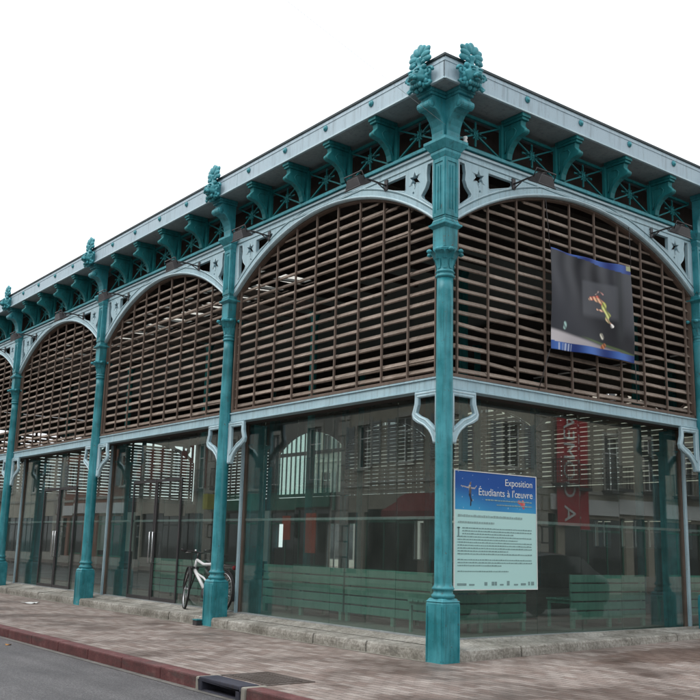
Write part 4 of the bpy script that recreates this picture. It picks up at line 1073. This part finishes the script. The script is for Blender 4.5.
b = MB(); b.lathe([(0, 0), (.035, 0), (.035, .015), (0, .02)], n=12, mat=T(.82, 0, .74) @ Matrix.Rotation(pi / 2, 4, 'Y')); put('reflector', b.mesh('reflector', 'awning_red'), bk)

# ------------------------------------------------------------------ small things outside
b = MB(); vs = []; rg = random.Random(9)
for j in range(5):
    for i in range(6): vs.append((-.17 + .068 * i + rg.uniform(-.01, .01), -.12 + .06 * j + rg.uniform(-.01, .01), .006 + abs(rg.gauss(0, .012))))
q = len(vs); b.add(vs + [(x, y, z - .002) for x, y, z in vs], [(j * 6 + i, j * 6 + i + 1, j * 6 + i + 7, j * 6 + i + 6) for j in range(4) for i in range(5)] + [(q + j * 6 + i, q + j * 6 + i + 6, q + j * 6 + i + 7, q + j * 6 + i + 1) for j in range(4) for i in range(5)])
o = put('paper_scrap', b.mesh('paper_scrap', 'sign_white')); o.location = (-11.85, -.89, .0); o.rotation_euler = (0, 0, .5); tag(o, 'crumpled white scrap of paper on the pavement at the far left', 'litter')
# leaf
b = MB(); pl = [(0, -.06), (.03, -.03), (.045, .01), (.02, .05), (0, .085), (-.02, .05), (-.045, .01), (-.03, -.03)]
b.add([(x, y, .012 * math.cos(y * 30) + .006) for x, y in pl] + [(x, y, .012 * math.cos(y * 30) + .003) for x, y in pl], [tuple(range(8)), tuple(range(15, 7, -1))] + [(i, i + 8, (i + 1) % 8 + 8, (i + 1) % 8) for i in range(8)])
o = put('fallen_leaf', b.mesh('fallen_leaf', 'leaf_brown')); o.location = (-5.05, -3.62, -.12); o.rotation_euler = (0, 0, .8); tag(o, 'small orange brown leaf lying in the road beside the red kerb', 'leaf')
# downpipe shoe at the second column
o = empty('drain_shoe', (-5.80, -.20, 0), label='small dark outlet box at the foot of the second column', cat='drain outlet')
b = MB(); b.box(-.07, .07, -.06, .05, 0, .085); me = b.mesh('box', 'dark_metal'); bevel(me, .006); put('box', me, o)
b = MB(); b.box(-.075, .075, -.065, .055, .085, .10); put('lid', b.mesh('lid', 'teal'), o)
# overhead cable from the short side frieze to the house across the street
ins = Vector((.10, .27, 6.90)); t11 = CAM + (F + RT * ((292 - 350) / 960.43) - UP * ((0 - 350) / 960.43)) * 11.5
dv = t11 - ins; end = ins + dv * ((-14.0 - ins.y) / dv.y)
cab = empty('overhead_cable', tuple(ins), label='thin overhead cable rising from a white insulator to the left across the sky', cat='cable')
b = MB(); pts = []
for i in range(31):
    u = i / 30; p = ins.lerp(end, u) - ins; pts.append((p.x, p.y, p.z - .10 * math.sin(pi * u)))
b.tube(pts, .0020, 5); put('wire', b.mesh('wire', 'grey_metal'), cab)
b = MB(); b.lathe([(0, -.05), (.03, -.045), (.035, -.02), (.02, 0), (.035, .02), (.03, .045), (0, .05)], n=12); put('insulator', b.mesh('insulator', 'sign_white'), cab)
b = MB(); b.tube([(0, 0, -.04), (-.02, .0, -.09), (-.09, 0, -.09)], .008, 6); put('hook', b.mesh('hook', 'dark_metal'), cab)

# ------------------------------------------------------------------ houses across the streets (mirrored in the glass, lighting the scene)
def wall_with_openings(b, W, H_, ops, th=.35):
    xs = sorted({0, W} | {o[0] for o in ops} | {o[1] for o in ops})
    for i in range(len(xs) - 1):
        a, c = xs[i], xs[i + 1]; mid = (a + c) / 2; zs = sorted([(o[2], o[3]) for o in ops if o[0] < mid < o[1]]); z = 0
        for z0, z1 in zs:
            if z0 > z + 1e-4: b.box(a, c, 0, th, z, z0)
            z = z1
        b.box(a, c, 0, th, z, H_)
WIN = {}
def win_mesh(w_, h_, kind):
    k = (w_, h_, kind)
    if k in WIN: return WIN[k]
    f = MB(); f.box(0, w_, .10, .16, 0, .06); f.box(0, w_, .10, .16, h_ - .06, h_); f.box(0, .06, .10, .16, .06, h_ - .06); f.box(w_ - .06, w_, .10, .16, .06, h_ - .06); f.box(w_ / 2 - .03, w_ / 2 + .03, .10, .16, .06, h_ - .06); f.box(.06, w_ - .06, .11, .15, h_ * .68, h_ * .68 + .04)
    tr = MB()      # stone surround and sill standing proud of the wall
    tr.box(-.14, -.002, -.04, .03, 0, h_ + .16); tr.box(w_ + .002, w_ + .14, -.04, .03, 0, h_ + .16); tr.box(-.0, w_, -.04, .03, h_ + .002, h_ + .16); tr.box(-.18, w_ + .18, -.10, .05, -.10, -.002)
    p = MB(); p.box(.05, w_ - .05, .125, .135, .05, h_ - .05)
    sh = MB()
    for s in (-1, 1):
        x0 = (-.16 - w_ / 2) if s < 0 else w_ + .16
        for i in range(int(h_ / .09)): sh.box(x0 + .03, x0 + w_ / 2 - .03, -.075, -.05, .05 + i * .09, .05 + i * .09 + .065)
        sh.box(x0, x0 + .04, -.085, -.042, 0, h_); sh.box(x0 + w_ / 2 - .04, x0 + w_ / 2, -.085, -.042, 0, h_)
    bl = MB(); bl.box(-.25, w_ + .25, -.55, .0, -.16, -.04)
    for i in range(14): x = -.22 + (w_ + .44) * i / 13; bl.box(x - .01, x + .01, -.53, -.51, -.04, .85)
    for s in (-.23, w_ + .23):
        for i in range(4): bl.box(s - .01, s + .01, -.53 + i * .14, -.51 + i * .14, -.04, .85)
        bl.box(s - .015, s + .015, -.54, 0, .85, .88)
    bl.box(-.24, w_ + .24, -.54, -.50, .85, .88)
    WIN[k] = (f.mesh('frame', 'sign_white'), tr.mesh('surround', 'house_trim'), p.mesh('pane', 'dark_glass'), sh.mesh('shutters', kind or 'shutter_grey'), bl.mesh('balcony', 'dark_metal')); return WIN[k]
def house(loc, rz, W, floors, wallm, roofm, label, shut=None, balc=(), shop=None, seed=0, name='town_house', wpf=None):
    r = empty(name, loc, rz, label=label, cat='house', group='houses across the streets'); rg = random.Random(seed)
    g = 3.7; fh = 3.1; H_ = g + fh * floors; n = wpf or max(2, int(W / 2.6)); ops = []; wins = []
    sp = W / n
    for f in range(floors):
        for i in range(n):
            x = sp * (i + .5) - .5; z = g + fh * f + (.75 if (f not in balc) else .25); hh = 1.7 if f not in balc else 2.2
            ops.append((x, x + 1.0, z, z + hh)); wins.append((x, z, hh, f))
    gf = []
    for i in range(max(1, n // 2)):
        w2 = W / max(1, n // 2); a = w2 * i + .5; gf.append((a, a + w2 - 1.9, .45, 2.75)); gf.append((a + w2 - 1.5, a + w2 - .5, .0 + .05, 2.75))
    ops += gf
    b = MB(); wall_with_openings(b, W, H_, ops); b.box(0, W, 8.0, 8.3, 0, H_); b.box(0, .3, .35, 8.0, 0, H_); b.box(W - .3, W, .35, 8.0, 0, H_); b.box(.3, W - .3, 1.6, 1.7, 0, H_)
    put('wall', b.mesh('wall', wallm), r)
    b = MB()
    for z in [g] + [g + fh * k for k in range(1, floors)]: b.box(0, W, -.06, -.002, z + .02, z + .16)
    b.box(-.0, W, -.28, -.002, H_ - .02, H_ + .14); b.box(.0, W, -.18, -.002, H_ - .18, H_ - .022); b.box(0, W, -.05, -.002, 0, .42)
    for s in (0, W - .4):
        for k in range(int(H_ / .6)): b.box(s, s + (.40 if k % 2 else .28), -.035, -.002, .45 + k * .6, .45 + k * .6 + .54) if .45 + k * .6 + .54 < H_ - .2 and abs((k * .6 + .45) - g) > .1 else None
    put('mouldings', b.mesh('mouldings', 'house_trim'), r)
    for x, z, hh, f in wins:
        m4 = win_mesh(1.0, hh, shut); o = put('window', m4[0], r, T(x, 0, z)); put('surround', m4[1], o); put('pane', m4[2], o)
        if shut: put('shutters', m4[3], o)
        if f in balc: put('balcony', m4[4], o)
    for i, (a, c, z0, z1) in enumerate(gf):
        b = MB(); b.box(a, c, .12, .18, z0, z0 + .08); b.box(a, c, .12, .18, z1 - .5, z1 - .42); b.box(a, a + .06, .12, .18, z0, z1); b.box(c - .06, c, .12, .18, z0, z1)
        k = max(1, int((c - a) / 1.1))
        for q in range(1, k): x = a + (c - a) * q / k; b.box(x - .025, x + .025, .12, .18, z0, z1)
        nm = 'shop_window' if i % 2 == 0 else 'door'; fr = put(nm, b.mesh(nm, 'shop_green' if shop else 'dark_metal'), r)
        b = MB(); b.box(a, c, .145, .152, z0, z1)
        if nm == 'door': b.box(a + .1, c - .1, .11, .144, z0 + .1, 1.0)
        put('pane', b.mesh('pane', 'dark_glass'), fr)
    b = MB(); zr = H_ + .14
    b.add([(-.05, -.3, zr), (W + .05, -.3, zr), (W + .05, 8.5, zr), (-.05, 8.5, zr), (-.05, 4.1, zr + 2.4), (W + .05, 4.1, zr + 2.4)], [(0, 1, 5, 4), (2, 3, 4, 5), (0, 4, 3), (1, 2, 5), (0, 3, 2, 1)])
    rf = put('roof', b.mesh('roof', roofm), r); b = MB(); b.box(W * .7, W * .7 + .9, 4.4, 5.0, zr + 1.2, zr + 3.4)
    for k in range(3): b.lathe([(.09, zr + 3.4), (.08, zr + 3.75), (.06, zr + 3.75)], c=(W * .7 + .2 + .25 * k, 4.7), n=10)
    put('chimney', b.mesh('chimney', 'house_brick'), rf)
    if shop == 'green':
        b = MB(); b.box(.4, W - .4, -.14, -.07, 2.85, 3.6); put('shop_fascia', b.mesh('shop_fascia', 'shop_green'), r)
        b = MB(); b.box(1.2, 1.9, -.18, -.141, 1.0, 2.6); b.box(3.2, 3.8, -.18, -.141, 1.6, 2.6); put('orange_panel', b.mesh('orange_panel', 'sign_orange'), r)
        b = MB(); b.box(W - 1.4, W - .7, -.9, -.15, 2.9, 3.6); put('hanging_sign', b.mesh('hanging_sign', 'sign_yellow'), r)
    if shop == 'red':
        b = MB(); b.add([(.6, -.1, 3.3), (W * .6, -.1, 3.3), (W * .6, -1.5, 2.6), (.6, -1.5, 2.6), (.6, -.1, 3.25), (W * .6, -.1, 3.25), (W * .6, -1.5, 2.35), (.6, -1.5, 2.35)], [(0, 1, 2, 3), (7, 6, 5, 4), (0, 3, 7, 4), (1, 5, 6, 2), (3, 2, 6, 7), (0, 4, 5, 1)]); put('awning', b.mesh('awning', 'awning_red'), r)
    if shop == 'white':
        b = MB(); b.box(.5, W - .5, -.14, -.07, 2.9, 3.5); put('shop_fascia', b.mesh('shop_fascia', 'sign_white'), r)
    return r
spec = [(12, 11, 3, 'house_stone', 'slate', 'stone house opposite with grey shutters, at the street corner', 'shutter_grey', (), None),
        (1, 12, 2, 'house_cream', 'slate', 'cream house opposite the corner with a long balcony row', None, (0,), 'white'),
        (-11, 11, 3, 'house_stone', 'slate', 'stone house opposite with a red awning over its shop', 'shutter_grey', (), 'red'),
        (-22, 10, 3, 'house_grey', 'slate', 'grey stone house opposite with a green shop front and orange panels', None, (0,), 'green'),
        (-32, 9, 2, 'house_cream', 'slate', 'cream house opposite with red shutters and balconies', 'shutter_red', (0,), None),
        (-41, 11, 3, 'house_brick', 'slate', 'brick house opposite with grey shutters', 'shutter_grey', (), 'white'),
        (-52, 10, 2, 'house_cream', 'slate', 'low cream house opposite with plain windows', None, (), None),
        (-62, 11, 3, 'house_stone', 'slate', 'stone house opposite near the far end of the street', 'shutter_red', (0,), None),
        (-73, 11, 2, 'house_grey', 'slate', 'grey house closing the far end of the opposite row', None, (), None)]
for i, (x, wd, fl, wm, rm, lb, sh, bc, sp) in enumerate(spec): house((x, -14, 0), pi, wd, fl, wm, rm, lb, sh, bc, sp, i)
spec2 = [(20, 10, 2, 'house_cream', 'cream house across the side street with grey shutters', 'shutter_grey', (), None), (31, 11, 3, 'house_stone', 'stone house across the side street with balconies', None, (0,), 'white'),
         (42, 11, 2, 'house_grey', 'grey house across the side street, farthest along', None, (), None), (10, 10, 3, 'house_grey', 'grey house across the side street nearest the crossing', 'shutter_grey', (), None)]
for i, (y, wd, fl, wm, lb, sh, bc, sp) in enumerate(spec2): house((15, y, 0), -H, wd, fl, wm, 'slate', lb, sh, bc, sp, 20 + i)
spec3 = [(-2, 10, 2, 'house_cream', 'cream house behind the hall, nearest the side street', 'shutter_red', (), None), (-12, 10, 2, 'house_stone', 'pale stone house behind the middle of the hall', None, (), None), (-22, 11, 2, 'house_cream', 'cream house behind the hall with plain windows', None, (), None), (-33, 12, 2, 'house_grey', 'grey house behind the far end of the hall', 'shutter_grey', (), None)]
for i, (x, wd, fl, wm, lb, sh, bc, sp) in enumerate(spec3): house((x - wd, 30, .1), 0, wd, fl, wm, 'slate', lb, sh, bc, sp, 40 + i)

# red vertical banner on the house across the side street (seen mirrored in the glass)
rb = empty('vertical_banner', (14.86, 21.5, 2.3), -H, label='tall red banner with white capitals hanging on a house across the side street', cat='banner')
b = MB(); n = 12
for k in range(n): pass
vs = []
for j in range(25):
    for i in range(9): u, v = i / 8, j / 24; vs.append((-.79 + 1.58 * u, -.10 + .02 * math.sin(u * 6 + v * 5), 4.4 * v))
q = len(vs); b.add(vs + [(x, y + .006, z) for x, y, z in vs], [(j * 9 + i, j * 9 + i + 1, j * 9 + i + 10, j * 9 + i + 9) for j in range(24) for i in range(8)] + [(q + j * 9 + i, q + j * 9 + i + 9, q + j * 9 + i + 10, q + j * 9 + i + 1) for j in range(24) for i in range(8)], True)
put('cloth', b.mesh('cloth', 'banner_red'), rb)
me = curve_mesh(None, .004, mats='sign_white', text='A GOMEA', size=.95); put('lettering', me, rb, T(.42, -.14, .15) @ Matrix.Rotation(-pi / 2, 4, 'Y'))
for z in (0, 4.4):
    b = MB(); b.tube([(-.85, -.10, z), (.85, -.10, z)], .02, 8); put('rod', b.mesh('rod', 'grey_metal'), rb)

# dark parked car beside the short side (outside the frame, mirrored in the glass)
car = empty('parked_car', (5.2, 8.2, -.12), H, label='dark hatchback parked along the side street kerb', cat='car')
sec = [(-2.05, .38, .62, .70, .0), (-1.95, .30, .80, .80, 0), (-1.5, .22, .90, .84, 0), (-.95, .20, .97, .86, .0), (-.35, .20, 1.38, .86, .62), (.2, .20, 1.46, .86, .64), (.9, .20, 1.44, .86, .63), (1.5, .22, 1.30, .85, .58), (1.85, .26, 1.0, .83, .0), (2.02, .36, .85, .76, 0)]
b = MB(); vs = []; prof_n = 10
for x, zb, zt_, wy, wt in sec:
    belt = min(zt_, .95)
    h = [(0, zb), (wy * .85, zb), (wy, zb + .18), (wy * 1.0, belt - .12), (wy * .97, belt)]
    tp = [(wt if wt else wy * .80, zt_ - .05 if wt else zt_ - .005), ((wt or wy * .7) * .6, zt_), (0, zt_ + .015)]
    ring = h + tp; vs += [(x, -y_, z_) for y_, z_ in ring] + [(x, y_, z_) for y_, z_ in ring[-2:0:-1]]
m_ = len(vs) // len(sec)
b.add(vs, [(k * m_ + j, k * m_ + (j + 1) % m_, (k + 1) * m_ + (j + 1) % m_, (k + 1) * m_ + j) for k in range(len(sec) - 1) for j in range(m_)] + [tuple(range(m_)), tuple((len(sec) - 1) * m_ + j for j in range(m_ - 1, -1, -1))], True)
me = b.mesh('body', 'car_paint'); body = put('body', me, car); md = body.modifiers.new('sub', 'SUBSURF'); md.levels = md.render_levels = 1
for s in (-1, 1):
    b = MB(); gl = [(-.80, .99), (-.36, 1.34), (.25, 1.40), (1.2, 1.36), (1.52, 1.02)]
    vs = [(x, s * (.845 - (z - .97) * .52), z) for x, z in gl]; vs2 = [(x, y - s * .03, z) for x, y, z in vs]; b.add(vs + vs2, [tuple(range(5)), tuple(range(9, 4, -1))] + [(i, i + 5, (i + 1) % 5 + 5, (i + 1) % 5) for i in range(5)]); put('side_window', b.mesh('side_window', 'dark_glass'), car)
    for x in (-1.30, 1.28):
        b = MB(); b.lathe([(.16, -.11), (.29, -.11), (.315, -.09), (.315, .09), (.29, .11), (.16, .11)], n=24, mat=Matrix.Rotation(pi / 2, 4, 'X')); wh = put('wheel', b.mesh('wheel', 'black_rubber'), car, T(x, s * .77, .315))
        b = MB(); b.lathe([(0, -.10), (.19, -.10), (.2, 0), (.19, .10), (0, .10)], n=16, mat=Matrix.Rotation(pi / 2, 4, 'X')); put('hub_cap', b.mesh('hub_cap', 'chrome'), wh)
    b = MB(); b.ball((-2.0, s * .60, .66), .12, .5, 1.2, .7); put('headlight', b.mesh('headlight', 'lamp_lens'), car)
    b = MB(); b.ball((-.62, s * .95, 1.0), .09, .7, .9, .75); put('mirror', b.mesh('mirror', 'car_paint'), car)
